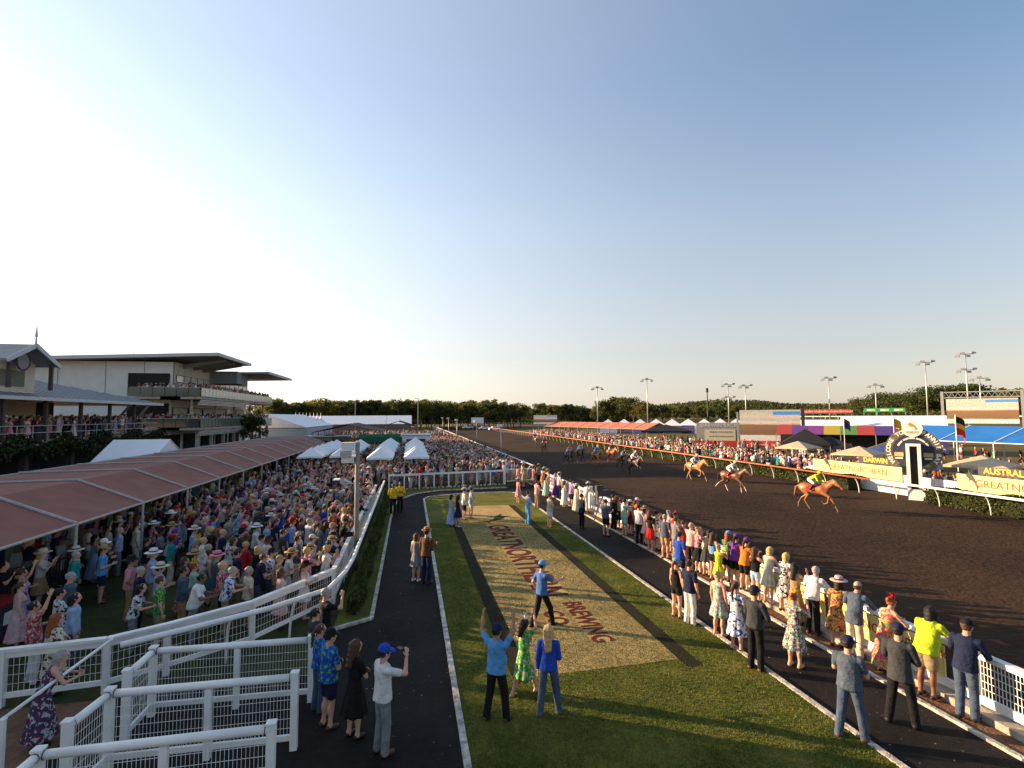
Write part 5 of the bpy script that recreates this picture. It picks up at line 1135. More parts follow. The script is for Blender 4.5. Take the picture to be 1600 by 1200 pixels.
P(614,804,R(185),'behind','ls_trousers','yellow','black','guard in yellow jacket, left of the two by the hedge',hairc='black',skin='brown',h=.02,scale=1.03)
P(625,800,R(170),'fold','ls_trousers','yellow','black','guard in yellow jacket, right of the two by the hedge',hairc='black',skin='brown',h=.02,scale=1.03)
# on the painted grass strip
P(776,1126,R(40),'cheer','ss_trousers','sky blue','black','person in bright blue shirt with both arms raised on the grass',hat='cap',hatc='navy',shoe='brown',legs='apart',h=HI,heavy=1.06,skin='tanned')
P(819,1086,R(60),'dance','sleeved_dress','green floral','green','dancing person in green floral dress and white headpiece on the grass',fem=1,hair='curly',hairc='dark',hat='fascinator',hatc='white',shoe='tan',legs='walk',h=HI,scale=.93)
P(858,1118,R(20),'hold','ls_jeans','royal blue','denim','person with long grey-blonde hair in royal blue top and jeans',fem=1,hair='long',hairc='blonde',shoe='brown',legs='apart',h=HI,scale=1.02)
P(847,980,R(70),'throw','ss_trousers','mid blue','black','person in mid-blue shirt and cyan cap striding across the painted lettering',hat='cap',hatc='sky blue',shoe='black',legs='walk',h=HI)
P(705,823,R(70),'hold','dress_long','pale blue','white','person in long pale blue dress at the far end of the grass',fem=1,hair='bob',hairc='dark')
P(716,824,R(60),'stand','dress_short','navy','navy','person in navy dress and white shoes at the far end of the grass',fem=1,hair='long',hairc='dark',shoe='white')
P(725,813,R(80),'hold','ss_shorts','white','black','person in white shirt and white hat with dark shorts on the grass',hat='fedora',hatc='white')
P(736,811,R(85),'fold','ss_shorts','pale blue','cream','person in pale blue shirt and shorts with a hat, far grass',hat='fedora',hatc='grey')
P(825,820,R(80),'fold','ls_jeans','pale blue','sky blue','person in pale blue shirt and light jeans on the black stripe')
P(859,825,R(80),'fold','ss_shorts','cream','white','person in cream shirt and white shorts on the strip\'s white kerb',shoe='brown',hairc='dark')
P(810,786,R(75),'stand','sleeved_dress','pink floral','pink','person in pink floral dress and straw hat at the grass corner',fem=1,hair='bob',hairc='brown',hat='sunhat',hatc='pale pink',shoe='tan')
# walkway people away from the fence
P(839,795,T_,'fold','ss_trousers','pale pink','khaki','person in pink shirt and khaki trousers on the far walkway')
P(909,826,R(78),'stand','suit','navy','black','person in dark navy suit standing alone on the walkway')
P(947,838,R(60),'hold','ss_shorts','slate blue','black','person in slate blue shirt and black shorts beside the television camera')
P(1058,966,R(70),'stand','strap_shorts','black','black','red-haired person in blue cap, black singlet and shorts on the walkway',fem=1,hair='pony',hairc='red',hat='cap',hatc='sky blue',shoe='black',h=.02)
P(1079,977,R(74),'stand','ss_trousers','navy','white','jockey in navy polo shirt and white breeches on the walkway',hairc='dark',shoe='black',h=.02)
P(1063,912,R(72),'stand','ss_shorts','royal blue','navy','person in royal blue shirt right behind the blue-capped person',hairc='dark')
P(1124,994,R(66),'stand','dress_short','mint floral','mint','blonde person in mint floral dress with tan bag strap',fem=1,hair='bun',hairc='blonde',shoe='tan',h=.02)
P(1152,1018,R(66),'fold','sleeved_dress','blue and white print','white','person with long plait in blue and white print dress and black boots',fem=1,hair='pony',hairc='brown',shoe='black',h=.02)
P(1182,1048,R(70),'fold','ls_trousers','charcoal','black','person in charcoal shirt, navy cap and black trousers on the kerb',hat='cap',hatc='navy',shoe='brown',h=HI,scale=1.05)
P(1243,1042,R(66),'phone','sleeved_dress','white floral','white','red-haired person in white floral dress with yellow headpiece filming',fem=1,hair='bun',hairc='red',hat='fascinator',hatc='yellow',shoe='tan',h=HI)
P(1331,1156,R(60),'fold','ss_trousers','slate blue','denim','person in grey-blue shirt, navy cap and faded jeans, feet apart',hat='cap',hatc='navy',shoe='brown',legs='apart',h=HI,heavy=1.05)
P(1410,1133,R(66),'fold','suit','charcoal','black','person in charcoal blazer, dark cap and black trousers',hat='cap',hatc='navy',shoe='black',h=HI,legs='apart',scale=1.03)
# leaning along the track fence, far to near: (column, lateral)
def F(px,pose,outfit,top,bot,label,X=10.22,az=None,**k):
    g=LAT(px,X); k.setdefault('h',.024 if px<1100 else .019)
    return person((X,g.y,.02 if X<10.4 else .14),az if az is not None else R(random.uniform(62,88)),pose,outfit,top,bot,label=label,group='spectators along the track fence',**k)
A=[(809,'stand','sleeved_dress','pink floral','pink','person in pink floral dress by the mesh gate',dict(fem=1,hair='bob',hat='sunhat',hatc='pink',X=8.6)),
 (818,'hold','sleeved_dress','tan','tan','person in tan dress by the mesh gate',dict(fem=1,hair='long',hairc='blonde',X=8.9)),
 (834,'hold','sleeved_dress','red floral','pink','person in red floral dress and straw hat, far fence end',dict(fem=1,hair='bob',hat='sunhat',hatc='tan',X=9.9)),
 (842,'stand','ss_trousers','grey','black','person in grey shirt and black trousers, far fence end',dict(hat='fedora',hatc='tan',X=10.3)),
 (848,'rail','dress_short','orange floral','orange','person in orange floral dress, far fence end',dict(fem=1,hair='long',hat='sunhat',hatc='cream')),
 (853,'hold','dress_long','mint','mint','person in long mint dress on the walkway behind the pink shirt',dict(fem=1,hair='long',hairc='dark',X=9.3)),
 (856,'fold','ss_trousers','pale pink','tan','person in pale pink shirt and straw hat at the far fence',dict(hat='sunhat',hatc='tan',X=9.95)),
 (868,'stand','dress_long','purple','purple','person in long purple dress with lilac jacket at the fence',dict(fem=1,hair='bob',hairc='grey',X=10.0)),
 (874,'fold','ls_trousers','white','navy','person in white shirt and navy trousers left of the white dress',dict(X=10.1,hat='fedora',hatc='cream')),
 (882,'fold','dress_long','white','white','person with long red hair in white long dress',dict(fem=1,hair='long',hairc='red',X=9.45,shoe='tan')),
 (893,'fold','ss_shorts','lilac','black','person in lilac shirt and black shorts right of the white dress',dict(X=9.8)),
 (901,'stand','dress_long','cream','cream','person in cream outfit and wide hat by the fence post',dict(fem=1,hair='bob',hat='sunhat',hatc='cream',X=9.6)),
 (915,'lean','ls_trousers','white','cream','person in white shirt and white hat leaning on the far fence',dict(hat='fedora',hatc='white',X=10.2)),
 (959,'stand','suit','black','black','person in black suit beside the television camera',dict(hairc='black',X=10.0)),
 (966,'stand','ss_skirt','cream','black','person with long red hair in cream top and black skirt',dict(fem=1,hair='long',hairc='red',X=10.25)),
 (976,'phone','ss_shorts','mint','mint','person in mint shirt and shorts filming at the fence',dict(X=9.95,hairc='dark')),
 (985,'stand','dress_short','maroon','maroon','person in maroon dress and white cap at the fence',dict(fem=1,hair='bob',hat='cap',hatc='white',X=10.3)),
 (992,'rail','ss_shorts','orange','cream','person in orange top and white cap leaning on the fence',dict(fem=1,hair='pony',hairc='red',hat='cap',hatc='white',X=10.45)),
 (999,'fold','ss_trousers','white','black','person in white shirt and black trousers, dark short hair, brick strip',dict(X=9.95)),
 (1008,'hold','dress_short','pale pink','pink','person in pale pink dress and straw sun hat',dict(fem=1,hair='bob',hat='sunhat',hatc='tan',X=10.15)),
 (1017,'stand','ss_skirt','black','red','person in black top and long red skirt with red heels',dict(fem=1,hair='curly',hairc='brown',X=10.0,shoe='tan')),
 (1027,'phone','dress_short','black and white print','black','person in speckled dress filming beside the red skirt',dict(fem=1,hair='bun',X=10.25)),
 (1040,'stand','ss_shorts','slate blue','tan','person in slate blue shirt and tan shorts on the brick strip',dict(X=9.95,hairc='grey',shoe='brown')),
 (1043,'rail','dress_short','white','white','grey-haired person in white dress leaning at the rail',dict(fem=1,hair='bun',hairc='grey',X=10.42)),
 (1052,'rail','dress_short','red','red','person in red dress with pink fascinator',dict(fem=1,hair='bun',hairc='brown',hat='fascinator',hatc='hot pink',X=10.4)),
 (1057,'fold','ls_trousers','grey','khaki','person in pale grey jacket and khaki trousers at the fence',dict(X=10.1,hairc='brown')),
 (1069,'stand','dress_long','red','red','person in long red dress with white sash',dict(fem=1,hair='short',hairc='brown',X=10.3)),
 (1081,'phone','ls_trousers','pale pink','black','bald person in pale pink shirt and black trousers filming',dict(X=10.1,hair='bald',hairc='grey')),
 (1092,'phone','ss_skirt','pink floral','black','person in floral top and dark skirt photographing',dict(fem=1,hair='bun',hairc='blonde',X=10.2)),
 (1105,'lean','dress_short','charcoal','black','person with very long dark hair in charcoal dress',dict(fem=1,hair='long',hairc='black',X=10.3)),
 (1116,'stand','strap_shorts','sky blue','black','person in sky blue top and black shorts',dict(fem=1,hair='long',hairc='brown',X=10.25)),
 (1124,'phone','dress_short','lime','lime','small person in lime green dress behind the jockeys',dict(fem=1,hair='bun',hairc='blonde',X=9.95,scale=.86)),
 (1136,'rail','ss_shorts','green tropical','black','person in green and blue silks with blue cap at the rail',dict(fem=1,hair='long',hairc='red',hat='cap',hatc='sky blue',X=10.42)),
 (1149,'rail','ss_shorts','purple','black','person in purple silks and purple cap at the rail',dict(fem=1,hair='pony',hat='cap',hatc='purple',X=10.42)),
 (1164,'rail','ss_shorts','orange','black','person in orange silks and purple cap at the rail',dict(fem=1,hair='pony',hairc='brown',hat='cap',hatc='purple',X=10.42)),
 (1182,'phone','strap_shorts','black','pale blue','person in black top and pale denim shorts filming',dict(fem=1,hair='long',hairc='brown',X=10.35)),
 (1202,'rail','dress_short','cream','cream','blonde person in short cream dress at the yellow board',dict(fem=1,hair='bob',hairc='blonde',X=10.42,shoe='tan')),
 (1227,'rail','sleeved_dress','black and white print','black','blonde person in dark speckled dress at the yellow board',dict(fem=1,hair='bob',hairc='blonde',X=10.42)),
 (1245,'phone','dress_long','tan','tan','dark-haired person in long tan dress holding a phone high',dict(fem=1,hair='long',hairc='black',X=10.3,skin='tanned')),
 (1271,'lean','ls_trousers','white','black','person in white long-sleeved shirt and black trousers leaning on the rail',dict(X=10.25,hairc='grey',shoe='brown')),
 (1309,'lean','sleeved_dress','orange floral','orange','person in orange floral dress and pink hat leaning on the rail',dict(fem=1,hair='long',hairc='black',hat='sunhat',hatc='pale pink',X=10.3)),
 (1337,'lean','suit','slate blue','cream','person in blue-grey blazer and cream trousers leaning on the rail',dict(X=10.25,hair='bald',hairc='brown')),
 (1385,'lean','dress_long','bright pink and green','pink','person in bright pink and green dress with red feathered headpiece',dict(fem=1,hair='bun',hairc='red',hat='fascinator',hatc='red',X=10.3)),
 (1450,'lean','ss_shorts','lime','khaki','long-haired person in bright lime work shirt and khaki shorts',dict(X=10.22,hair='long',hairc='black',skin='brown',heavy=1.15,shoe='black',scale=1.04)),
 (1513,'rail','ls_jeans','navy','denim','person in navy shirt, black cap and jeans at the mesh panel',dict(X=10.2,hat='cap',hatc='black',hairc='brown',shoe='black',scale=1.03))]
for px,pose,outf,top,bot,lab,k in A: F(px,pose,outf,top,bot,lab,**k)
# compact camera held up by the capped photographer on the path
g=G(597,1178); o=MB().box((0,0,0),(.13,.07,.09)).obj('camera',DARK); f_=Vector((math.sin(R(62)),math.cos(R(62)),0)); o.location=(g.x+f_.x*.27+f_.y*.10,g.y+f_.y*.27-f_.x*.10,1.66); o.rotation_euler=(0,0,-R(62)); tag(o,'small black camera held up by the person in blue cap','camera')
l_=MB().tube([(0,.03,0),(0,.10,0)],.034,10).obj('lens',DARK,o)
# television camera on its stand by the fence
g=LAT(942,10.1); t=empty('television_camera',tuple(g),-R(80)); tag(t,'black television camera on a tripod by the track fence','camera')
MB().box((0,0,1.55),(.28,.75,.32)).obj('body',DARK,t); MB().tube([(0,.35,1.55),(0,.75,1.55)],[.1,.13],10).obj('lens',DARK,t); MB().box((0,-.2,1.85),(.2,.4,.25)).obj('viewfinder',DARK,t)
for k in range(3): MB().tube([(0,0,1.4),(.5*math.cos(k*2.09),.5*math.sin(k*2.09),0)],.03,6).obj('tripod_leg',DARK,t)
# phones held up
def phone(px,X,z,lab): g=LAT(px,X,z); o=MB().box((0,0,0),(.16,.012,.085)).obj('phone',DARK); o.location=g; o.rotation_euler=(0,0,-R(75)); tag(o,lab,'phone')
# lawn people, individually placed (photo pixel of the feet)
LW=[(62,1165,R(60),'lean','dress_long','dark swirl','navy','grey-haired person in dark swirl-patterned dress leaning on the sloping bar',dict(fem=1,hair='bob',hairc='grey',h=HI,scale=.98)),
 (82,1085,R(50),'fold','sleeved_dress','cream spotted','cream','person with long red-blonde hair in cream spotted dress',dict(fem=1,hair='long',hairc='red',h=.02)),
 (50,1068,R(50),'up','ss_trousers','red floral','white','person in red floral shirt pointing upward',dict(hairc='dark',h=.02)),
 (110,1050,R(65),'stand','ls_jeans','pale blue','denim','dark-haired person in pale blue shirt and jeans behind the spotted dress',dict(hair='bob',hairc='black',h=.02)),
 (87,1030,R(45),'hold','sleeved_dress','black and white print','white','person in black and white print top looking up',dict(fem=1,hair='bun',hairc='black',h=.02)),
 (33,985,R(50),'up','dress_long','lilac','lilac','person in long lilac-pink dress with raised arm beside the bin',dict(fem=1,hair='bun',hairc='brown',h=.02)),
 (113,955,R(72),'stand','ls_jeans','teal','navy','grey-haired person in pale teal shirt by the marquee post',dict(hairc='grey')),
 (157,942,R(70),'hold','ss_shorts','sky blue','navy','person in sky blue shirt and navy shorts alone on the lawn',dict(hat='cap',hatc='tan',shoe='brown')),
 (205,1020,R(78),'rail','ss_trousers','black and white print','grey','dark-haired person in speckled blouse with hand on the rail',dict(fem=1,hair='bob',hairc='black',h=.02)),
 (245,1012,R(60),'stand','ss_shorts','green tropical','khaki','person in bright green tropical shirt',dict(hairc='brown',h=.02)),
 (245,985,R(72),'hold','ss_trousers','pale blue','navy','person in pale blue shirt and broad straw hat with dark band',dict(hat='sunhat',hatc='cream',h=.02)),
 (214,990,R(70),'stand','ss_trousers','navy','black','grey-haired person in dark shirt behind the straw hat',dict(hairc='grey')),
 (300,1005,R(80),'rail','ss_trousers','white','grey','bearded person in white shirt leaning on the rail',dict(hairc='black',skin='brown',h=.02,heavy=1.1)),
 (350,990,R(78),'rail','ss_trousers','blue and white print','khaki','white-haired person in blue print shirt at the rail',dict(hairc='grey',h=.02)),
 (285,960,R(70),'hold','dress_long','red floral','red','person in long red floral dress behind the white shirt',dict(fem=1,hair='bob',hairc='brown')),
 (300,955,R(72),'hold','ss_trousers','slate blue','denim','person in blue shirt and straw hat behind the rail row',dict(hat='sunhat',hatc='tan')),
 (325,945,R(72),'stand','dress_short','teal','teal','person in sleeveless teal dress on the lawn',dict(fem=1,hair='bun',hairc='brown')),
 (368,950,R(66),'stand','ss_trousers','navy','khaki','person in navy polo shirt and cap, hand raised',dict(hat='cap',hatc='charcoal')),
 (270,905,R(70),'fold','ss_trousers','purple','black','person in purple shirt and purple cap',dict(hat='cap',hatc='purple')),
 (300,900,R(70),'stand','ss_trousers','pale blue','navy','person in pale blue shirt and white-banded straw hat',dict(hat='sunhat',hatc='cream')),
 (325,890,R(65),'hold','dress_short','hot pink','pink','person in pink dress with hot pink headpiece',dict(fem=1,hair='long',hairc='blonde',hat='fascinator',hatc='hot pink')),
 (345,905,R(70),'fold','ss_shorts','navy','black','blonde person in navy shirt and black shorts',dict(hairc='blonde')),
 (400,960,R(75),'rail','ss_trousers','navy','denim','person in navy polo with white sleeve mark at the rail',dict(hairc='brown',h=.02)),
 (420,950,R(70),'stand','ss_trousers','blue and white print','denim','person in pale print shirt and black cap beside the rail',dict(hat='cap',hatc='black',h=.02)),
 (445,945,R(76),'rail','sleeved_dress','white','white','person in white top and straw hat leaning on the rail',dict(fem=1,hair='bob',hat='sunhat',hatc='tan',h=.02)),
 (475,935,R(74),'rail','sleeved_dress','pale pink','pink','person in pale pink top and straw hat leaning on the rail',dict(fem=1,hair='bob',hat='sunhat',hatc='tan',h=.02)),
 (500,928,R(80),'lean','ss_trousers','black','denim','dark-haired person in black shirt stretched over the rail corner',dict(hairc='dark',h=.02)),
 (398,895,R(72),'fold','ls_trousers','white','navy','person in white shirt and white bush hat on the lawn',dict(hat='sunhat',hatc='white')),
 (415,888,R(72),'stand','ls_trousers','pale blue','black','person in pale blue striped shirt beside the white bush hat',dict(hairc='dark')),
 (430,880,R(72),'stand','ss_trousers','navy','cream','person in navy shirt and cream trousers',dict(hairc='brown')),
 (445,895,R(70),'stand','ss_trousers','royal blue','denim','person in royal blue shirt and black cap',dict(hat='cap',hatc='black')),
 (462,920,R(70),'hips','ss_trousers','slate blue','cream','person in denim-blue shirt and cream trousers',dict(hairc='dark')),
 (440,640+265,R(70),'stand','ss_trousers','charcoal','black','person in dark shirt between the blue shirts',dict(hairc='dark'))]
taken=[]
for a in LW:
    o=P(a[0],a[1],a[2],a[3],a[4],a[5],a[6],a[7],group='spectators on the crowd lawn',**a[8]); taken.append((o.location.x,o.location.y))
# ---- the rest of the nearer lawn crowd, one by one
tops=['white','white','white','pale blue','pale blue','pale blue','sky blue','navy','navy','charcoal','black','grey','grey','slate blue','slate blue','pale pink','pale pink','pink','maroon','cream','cream','royal blue','khaki','red','teal','mint','green','purple','lilac','hot pink']
pats=list(PATT); bots=['black','navy','denim','khaki','cream','grey','charcoal','white','tan']
usedl=set()
def lab16(a,b):
    t_=a+b
    while len(t_.split())>16 and ' and ' in a: a=a[:a.rindex(' and ')]; t_=a+b
    return t_
WATCH=V3(24,34)
def look():
    for _ in range(200):
        fem=random.random()<.45; sk=random.choice(['light','light','tanned','fair','light','brown'])
        pose=random.choice(['stand','stand','hold','hold','fold','phone','up','hips','behind'])
        hat=random.choice([None,None,None,None,'cap','sunhat','fedora','fascinator' if fem else 'cap'])
        hc=random.choice(['white','cream','tan','navy','black','red','pink'] if hat!='fascinator' else ['hot pink','red','white','yellow'])
        if fem:
            outf=random.choice(['dress_short','sleeved_dress','dress_long','ss_skirt','ss_trousers']); top=random.choice(tops+tops[:18]+pats[:8]); hair=random.choice(['long','bob','pony','bun']); hcx=random.choice(['dark','brown','blonde','red','brown'])
        else:
            outf=random.choice(['ss_trousers','ss_trousers','ss_shorts','ls_trousers','ls_jeans','suit']); top=random.choice(tops[:24]+['blue and white print','red floral']); hair='short'; hcx=random.choice(['dark','brown','grey','blonde'])
        bot=random.choice(bots)
        gar={'dress_short':'short %s dress','sleeved_dress':'%s dress','dress_long':'long %s dress','ss_skirt':'%s top and '+bot+' skirt','ss_trousers':'%s shirt and '+bot+' trousers','ss_shorts':'%s shirt and '+bot+' shorts','ls_trousers':'long-sleeved %s shirt and '+bot+' trousers','ls_jeans':'long-sleeved %s top and '+bot+' trousers','suit':'%s jacket and '+bot+' trousers'}[outf]%top
        key=(top,outf,hat,hc if hat else hcx)
        if key in usedl: continue
        usedl.add(key)
        head={'cap':hc+' cap','sunhat':'wide '+hc+' hat','fedora':hc+' brimmed hat','fascinator':hc+' headpiece',None:hcx+' '+{'long':'long hair','bob':'bobbed hair','pony':'ponytail','bun':'bun','short':'short hair'}[hair]}[hat]
        act={'stand':'','hold':', one arm out','fold':', arms folded','phone':', hands raised to face','up':', one arm up','hips':', hands on hips','behind':', hands behind back'}[pose]
        if len(('person with %s in %s%s near the white curved rail'%(head,gar,act)).split())>16: act=''
        if len(('person with %s in %s near the white curved rail'%(head,gar)).split())>16: gar=gar.split(' and ')[0] if 'print' not in top and 'pink and' not in top else gar
        return dict(pose=pose,outfit=outf,top=top,bot=bot,fem=int(fem),hair=hair,hairc=hcx,hat=hat,hatc=hc,skin=sk,shoe=random.choice(['black','brown','white','tan'])), 'person with %s in %s%s'%(head,gar,act)
def free(x,y,r): return all((x-a)**2+(y-b)**2>r*r for a,b in taken)
def aim(x,y): return math.atan2(WATCH[0]-x,WATCH[1]-y)+random.uniform(-.3,.3)
n=0; tries=0
while n<180 and tries<6000:
    tries+=1
    y=15.0+ random.random()*20; x=random.uniform(-10.6,-2.7)
    if x<-6.5 and y<19 and random.random()<.75: continue
    if y<19 and x>-6 and y<13.6+(x+7)*.45: continue
    if abs(x+4.3)<1.1 and abs(y-34)<1.2: continue
    # open patch of lawn near the marquee
    if x<-7.2 and y<23 and random.random()<.5: continue
    if not free(x,y,.52): continue
    k,lab=look(); taken.append((x,y)); where=' near the white rail' if x>-4 else ' beside the marquee' if x<-8.5 else ' in mid lawn'
    person((x,y,-.01),aim(x,y),label=lab16(lab,where),group='spectators on the crowd lawn',scale=random.uniform(.94,1.05),h=.027,**k); n+=1
# people pressed against the curved rail and the cross fence
for y in np.arange(17.2,35.5,.62):
    x=-2.62+random.uniform(-.08,.05)
    if not free(x,y,.38) or abs(y-20.2)<.3: continue
    k,lab=look(); k['pose']=random.choice(['rail','rail','phone','lean']); taken.append((x,y)); lab=lab.split(',')[0]
    person((x,y,-.01),R(80)+random.uniform(-.3,.3),label=lab16(lab,' at the white curved rail'),group='spectators at the curved rail',scale=random.uniform(.94,1.04),h=.027,**k)
for x in np.arange(-1.2,7.2,.62):
    y=41.9+.155*x+random.uniform(-.05,.1); k,lab=look(); k['pose']=random.choice(['rail','phone','fold']); lab=lab.split(',')[0]
    person((x,y,-.01),R(120)+random.uniform(-.4,.4),label=lab16(lab,' behind the far cross fence'),group='spectators behind the cross fence',scale=random.uniform(.94,1.04),h=.027,**k)
# ================================================================ THE MASSED CROWD (too many to count): instanced from low-detail bodies
def attr_mat(name,attr,rough=.85):
    m=bpy.data.materials.new(name); nt,b=nodes_of(m); a=nt.nodes.new('ShaderNodeAttribute'); a.attribute_type='INSTANCER'; a.attribute_name=attr
    nt.links.new(a.outputs['Color'],b.inputs['Base Color']); b.inputs['Roughness'].default_value=rough; b.inputs['Specular IOR Level'].default_value=.15; return m
CMAT=[attr_mat('crowd_skin','c_skin',.6),attr_mat('crowd_top','c_top'),attr_mat('crowd_bottom','c_bot'),attr_mat('crowd_shoe','c_bot'),EYE,LIP,attr_mat('crowd_hair','c_hair'),attr_mat('crowd_hat','c_hat')]
tcol=bpy.data.collections.new('crowd_bodies')
specs=[('stand','ss_trousers',0,None),('fold','ls_trousers',0,'fedora'),('hold','ss_shorts',0,'cap'),('phone','ss_trousers',0,None),('stand','dress_short',1,None),('hold','sleeved_dress',1,'sunhat'),('fold','dress_long',1,None),('phone','ss_skirt',1,'sunhat'),('up','ss_trousers',0,None),('hips','dress_short',1,'fascinator')]
for i,(po,ou,fe,ha) in enumerate(specs):
    me0,hc,_,_=body(po,ou,fe,h=.042,fine=False); V=np.zeros(len(me0.vertices)*3,np.float32); me0.vertices.foreach_get('co',V); V=V.reshape(-1,3)
    Q=np.zeros(len(me0.polygons)*4,np.int32); me0.polygons.foreach_get('vertices',Q); Q=Q.reshape(-1,4); mi=np.zeros(len(Q),np.int32); me0.polygons.foreach_get('material_index',mi)
    v=[V];q=[Q];m=[mi]; nn=len(V)
    pr=[('e',((0,-.028,.035),(.092,.106,.10)),0,.02)]+([('c',((0,-.075,.02),(0,-.10,-.25),.085,.06,1.1),0,.04)] if fe else [])
    hv,hq,_m=polygonise(pr,.035,.01); c=hv[hq].mean(1); hq=hq[~((c[:,1]>.045)&(c[:,2]<.08))&((c[:,2]>-.06)|bool(fe))]; v.append(hv+hc); q.append(hq+nn); m.append(np.full(len(hq),6)); nn+=len(hv)
    if ha:
        hm=HATS[ha]; tv=np.array([x.co[:] for x in hm.vertices])
        tq=np.array([list(f.vertices) if len(f.vertices)==4 else list(f.vertices)[:3]+[list(f.vertices)[2]] for f in hm.polygons if len(f.vertices)==4]); v.append(tv+hc); q.append(tq+nn); m.append(np.full(len(tq),7)); nn+=len(tv)
    me=npmesh('crowd_body',np.concatenate(v),np.concatenate(q),np.concatenate(m))
    for x in CMAT: me.materials.append(x)
    o=bpy.data.objects.new('crowd_body_%02d'%i,me); tcol.objects.link(o)
def crowd_tree():
    nt=bpy.data.node_groups.new('crowd_points','GeometryNodeTree'); nt.interface.new_socket('Geometry',in_out='INPUT',socket_type='NodeSocketGeometry'); nt.interface.new_socket('Geometry',in_out='OUTPUT',socket_type='NodeSocketGeometry')
    N_=nt.nodes;L=nt.links; gi=N_.new('NodeGroupInput');go=N_.new('NodeGroupOutput'); mp=N_.new('GeometryNodeMeshToPoints'); ip=N_.new('GeometryNodeInstanceOnPoints'); ci=N_.new('GeometryNodeCollectionInfo')
    ci.inputs['Collection'].default_value=tcol; ci.inputs['Separate Children'].default_value=True; ci.inputs['Reset Children'].default_value=True
    def na(n,t): a=N_.new('GeometryNodeInputNamedAttribute'); a.data_type=t; a.inputs['Name'].default_value=n; return [o for o in a.outputs if o.enabled and o.name=='Attribute'][0]
    L.new(gi.outputs[0],mp.inputs['Mesh']); L.new(mp.outputs[0],ip.inputs['Points']); L.new(ci.outputs[0],ip.inputs['Instance']); ip.inputs['Pick Instance'].default_value=True
    L.new(na('idx','INT'),ip.inputs['Instance Index']); e=N_.new('FunctionNodeEulerToRotation'); L.new(na('rot','FLOAT_VECTOR'),e.inputs[0]); L.new(e.outputs[0],ip.inputs['Rotation']); L.new(na('scl','FLOAT_VECTOR'),ip.inputs['Scale']); L.new(ip.outputs[0],go.inputs[0]); return nt
CT=crowd_tree()
ctops=[PAL[k] for k in ('white','white','white','white','pale blue','pale blue','pale blue','slate blue','slate blue','navy','navy','navy','black','black','charcoal','grey','cream','pale pink','pale pink','pink','maroon','khaki','red','teal','green','lilac')]+[(.55,.5,.46),(.6,.6,.6),(.25,.33,.5),(.35,.14,.16)]; cbots=[PAL[k] for k in bots]; chats=[PAL[k] for k in('white','cream','tan','tan','navy','black','cream','khaki')]
cskin=[(.52,.29,.20),(.38,.19,.115),(.17,.075,.042),(.60,.36,.27),(.52,.29,.20)]; chair=[HAIRC[k] for k in ('dark','dark','brown','brown','black','blonde','grey','red')]
def crowd(name,label,pts,face):
    n=len(pts); me=bpy.data.meshes.new(name); me.vertices.add(n); me.vertices.foreach_set('co',np.array(pts,np.float32).ravel())
    def at_(nm,t,val,f): a=me.attributes.new(nm,t,'POINT'); a.data.foreach_set(f,np.array(val,np.float32 if t!='INT' else np.int32).ravel())
    at_('idx','INT',rng.integers(0,len(specs),n),'value'); at_('rot','FLOAT_VECTOR',[(0,0,-face(*p)) for p in pts],'vector'); s=.93+.12*rng.random(n); at_('scl','FLOAT_VECTOR',np.stack([s,s,s],1),'vector')
    for nm,pal in (('c_top',ctops),('c_bot',cbots),('c_hat',chats),('c_skin',cskin),('c_hair',chair)):
        c=np.array(pal)[rng.integers(0,len(pal),n)]*(.85+.3*rng.random((n,1))); at_(nm,'FLOAT_COLOR',np.concatenate([c,np.ones((n,1))],1),'color')
    o=mobj(name,me); md=o.modifiers.new('crowd','NODES'); md.node_group=CT; tag(o,label,'crowd',kind='stuff'); return o
def scatter(fn,n,dmin,z=0.0):
    cell={}; out=[]; t=0
    while len(out)<n and t<n*30:
        t+=1; q=fn(); 
        if q is None: continue
        x,y=q[0],q[1]; k=(int(x//dmin),int(y//dmin)); ok=True
        for i in (-1,0,1):
            for j in (-1,0,1):
                for a in cell.get((k[0]+i,k[1]+j),()):
                    if (a[0]-x)**2+(a[1]-y)**2<dmin*dmin: ok=False
        if ok: cell.setdefault(k,[]).append((x,y)); out.append((x,y,q[2] if len(q)>2 else z))
    return out
def lawn_fn():
    y=24+random.random()**1.1*90; x=random.uniform(-10.4,10.1)
    if y<43.6 and x>-2.7: return None
    if y<39 and x>-2.6: return None
    if abs(x+4.3)<1 and abs(y-34)<1.2: return None
    if x>9.8: return None
    if y<40 and not free(x,y,.46): return None
    return (x,y,-.01)
crowd('crowd','dense crowd of spectators filling the far lawn between marquee and track',scatter(lawn_fn,1850,.54),lambda x,y,z:aim(x,y))
crowd('crowd','spectators in the shade under the brick-red marquee',scatter(lambda:(random.uniform(-15,-10.7),random.uniform(13,75)),260,.6),lambda x,y,z:aim(x,y))
crowd('crowd','rows of spectators on the pavilion terrace',[(x,y,TZ+.0+.0) for x,y,_ in scatter(lambda:(random.uniform(-31,-26.5),random.uniform(28,59)),300,.55)],lambda x,y,z:R(90)+random.uniform(-.5,.5))
crowd('crowd','spectators packed on the grandstand balconies',[(x,y,zf) for zf in (F1,F2) for x,y,_ in scatter(lambda:(random.uniform(-28.6,-26.2),random.uniform(71.2,104.5)),190,.48)]+[(x,y,zf) for zf in (F1,F2) for x,y,_ in scatter(lambda:(random.uniform(-34,-28),random.uniform(71.2,73.6)),24,.5)],lambda x,y,z:R(95)+random.uniform(-.5,.5))
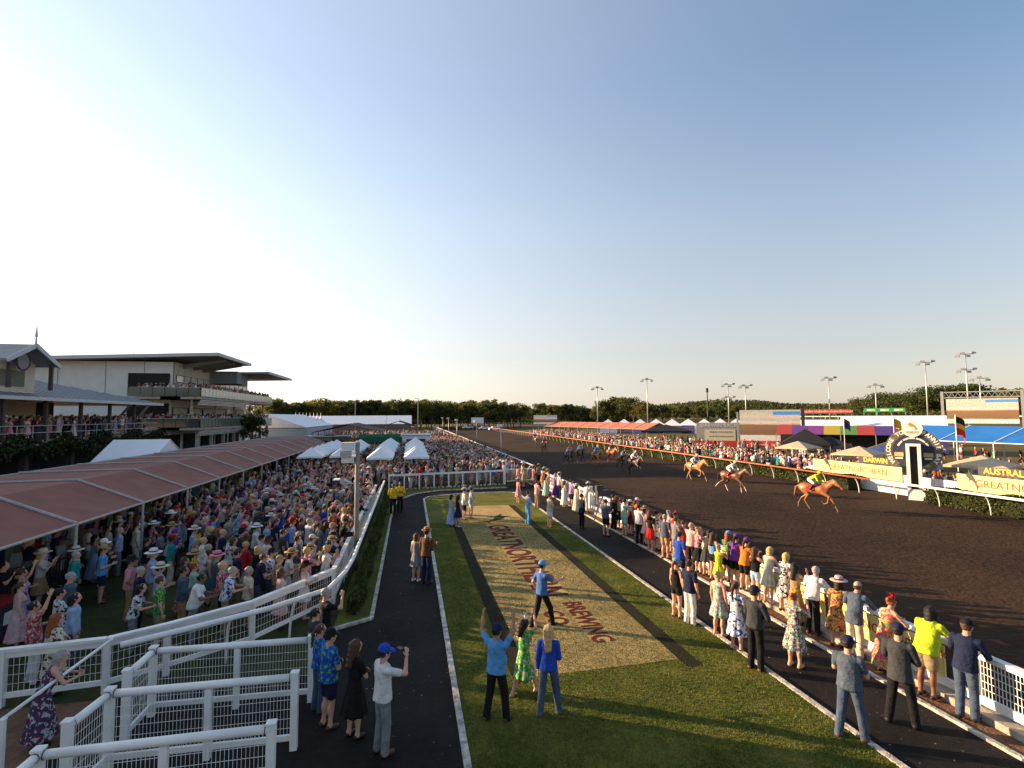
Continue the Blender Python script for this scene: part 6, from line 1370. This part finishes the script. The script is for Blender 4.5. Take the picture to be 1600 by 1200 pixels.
crowd('crowd','sunlit spectators lining the infield behind the orange rail',scatter(lambda:(lambda y:(random.uniform(34.9,39.5+max(0,(y-60)*.08)),y))(random.uniform(40.3,150)),820,.55),lambda x,y,z:R(-90)+random.uniform(-.5,.5))
crowd('crowd','scattered spectators under the infield umbrellas and tents',scatter(lambda:(random.uniform(35,72),random.uniform(16,100)) if random.random()<.6 else (random.uniform(34.6,37),random.uniform(16,39.5)),330,.7),lambda x,y,z:R(-90)+random.uniform(-1.5,1.5))
crowd('crowd','distant visitors around the bars and tents behind the umbrellas',scatter(lambda:(random.uniform(-24,9.5),random.uniform(84,165)),520,.8),lambda x,y,z:random.uniform(0,6.28))
# ================================================================ GRASS BLADES on the near strip
n=150000
X=rng.uniform(GX0+.05,GX1-.05,n); Y=6.2+rng.random(n)**1.35*22
inp=(X>PX0)&(X<PX1)&(Y>PY0)&(Y<PY1); strp=((X>PX0-.42)&(X<PX0)&(Y>PY0-.2)&(Y<PY1-4.6))|((X>PX1-.05)&(X<PX1+.33)&(Y>PY0-.3))
letm=np.zeros(n,bool)
for o in lets:
    b=np.array([v.co[:] for v in o.data.vertices]); letm|=(X>b[:,0].min()-.02)&(X<b[:,0].max()+.02)&(Y>b[:,1].min()-.02)&(Y<b[:,1].max()+.02)
keep=~strp&~letm; X,Y,inp=X[keep],Y[keep],inp[keep]; n=len(X); a=rng.random(n)*6.283; hgt_=(.018+.022*rng.random(n)); w=.006+.005*rng.random(n); tl=rng.random(n)*.02; a2=rng.random(n)*6.283
Vg=np.stack([np.stack([X-np.cos(a)*w,Y-np.sin(a)*w,np.full(n,.034)],1),np.stack([X+np.cos(a)*w,Y+np.sin(a)*w,np.full(n,.034)],1),np.stack([X+np.cos(a2)*tl,Y+np.sin(a2)*tl,.036+hgt_],1)],1).reshape(-1,3)
me=npmesh('grass_blades',Vg,np.arange(3*n).reshape(-1,3),np.where(inp,1,0),False)
o=mobj('grass',me,None,[leafmat('blade_green',(.050,.075,.011),(.15,.175,.030),.3,(.20,.17,.05)),leafmat('blade_tan',(.24,.175,.07),(.5,.38,.17),.3,(.22,.19,.07))]); tag(o,'short grass blades of the green and tan painted strip','grass',kind='stuff')
print('people',NP)
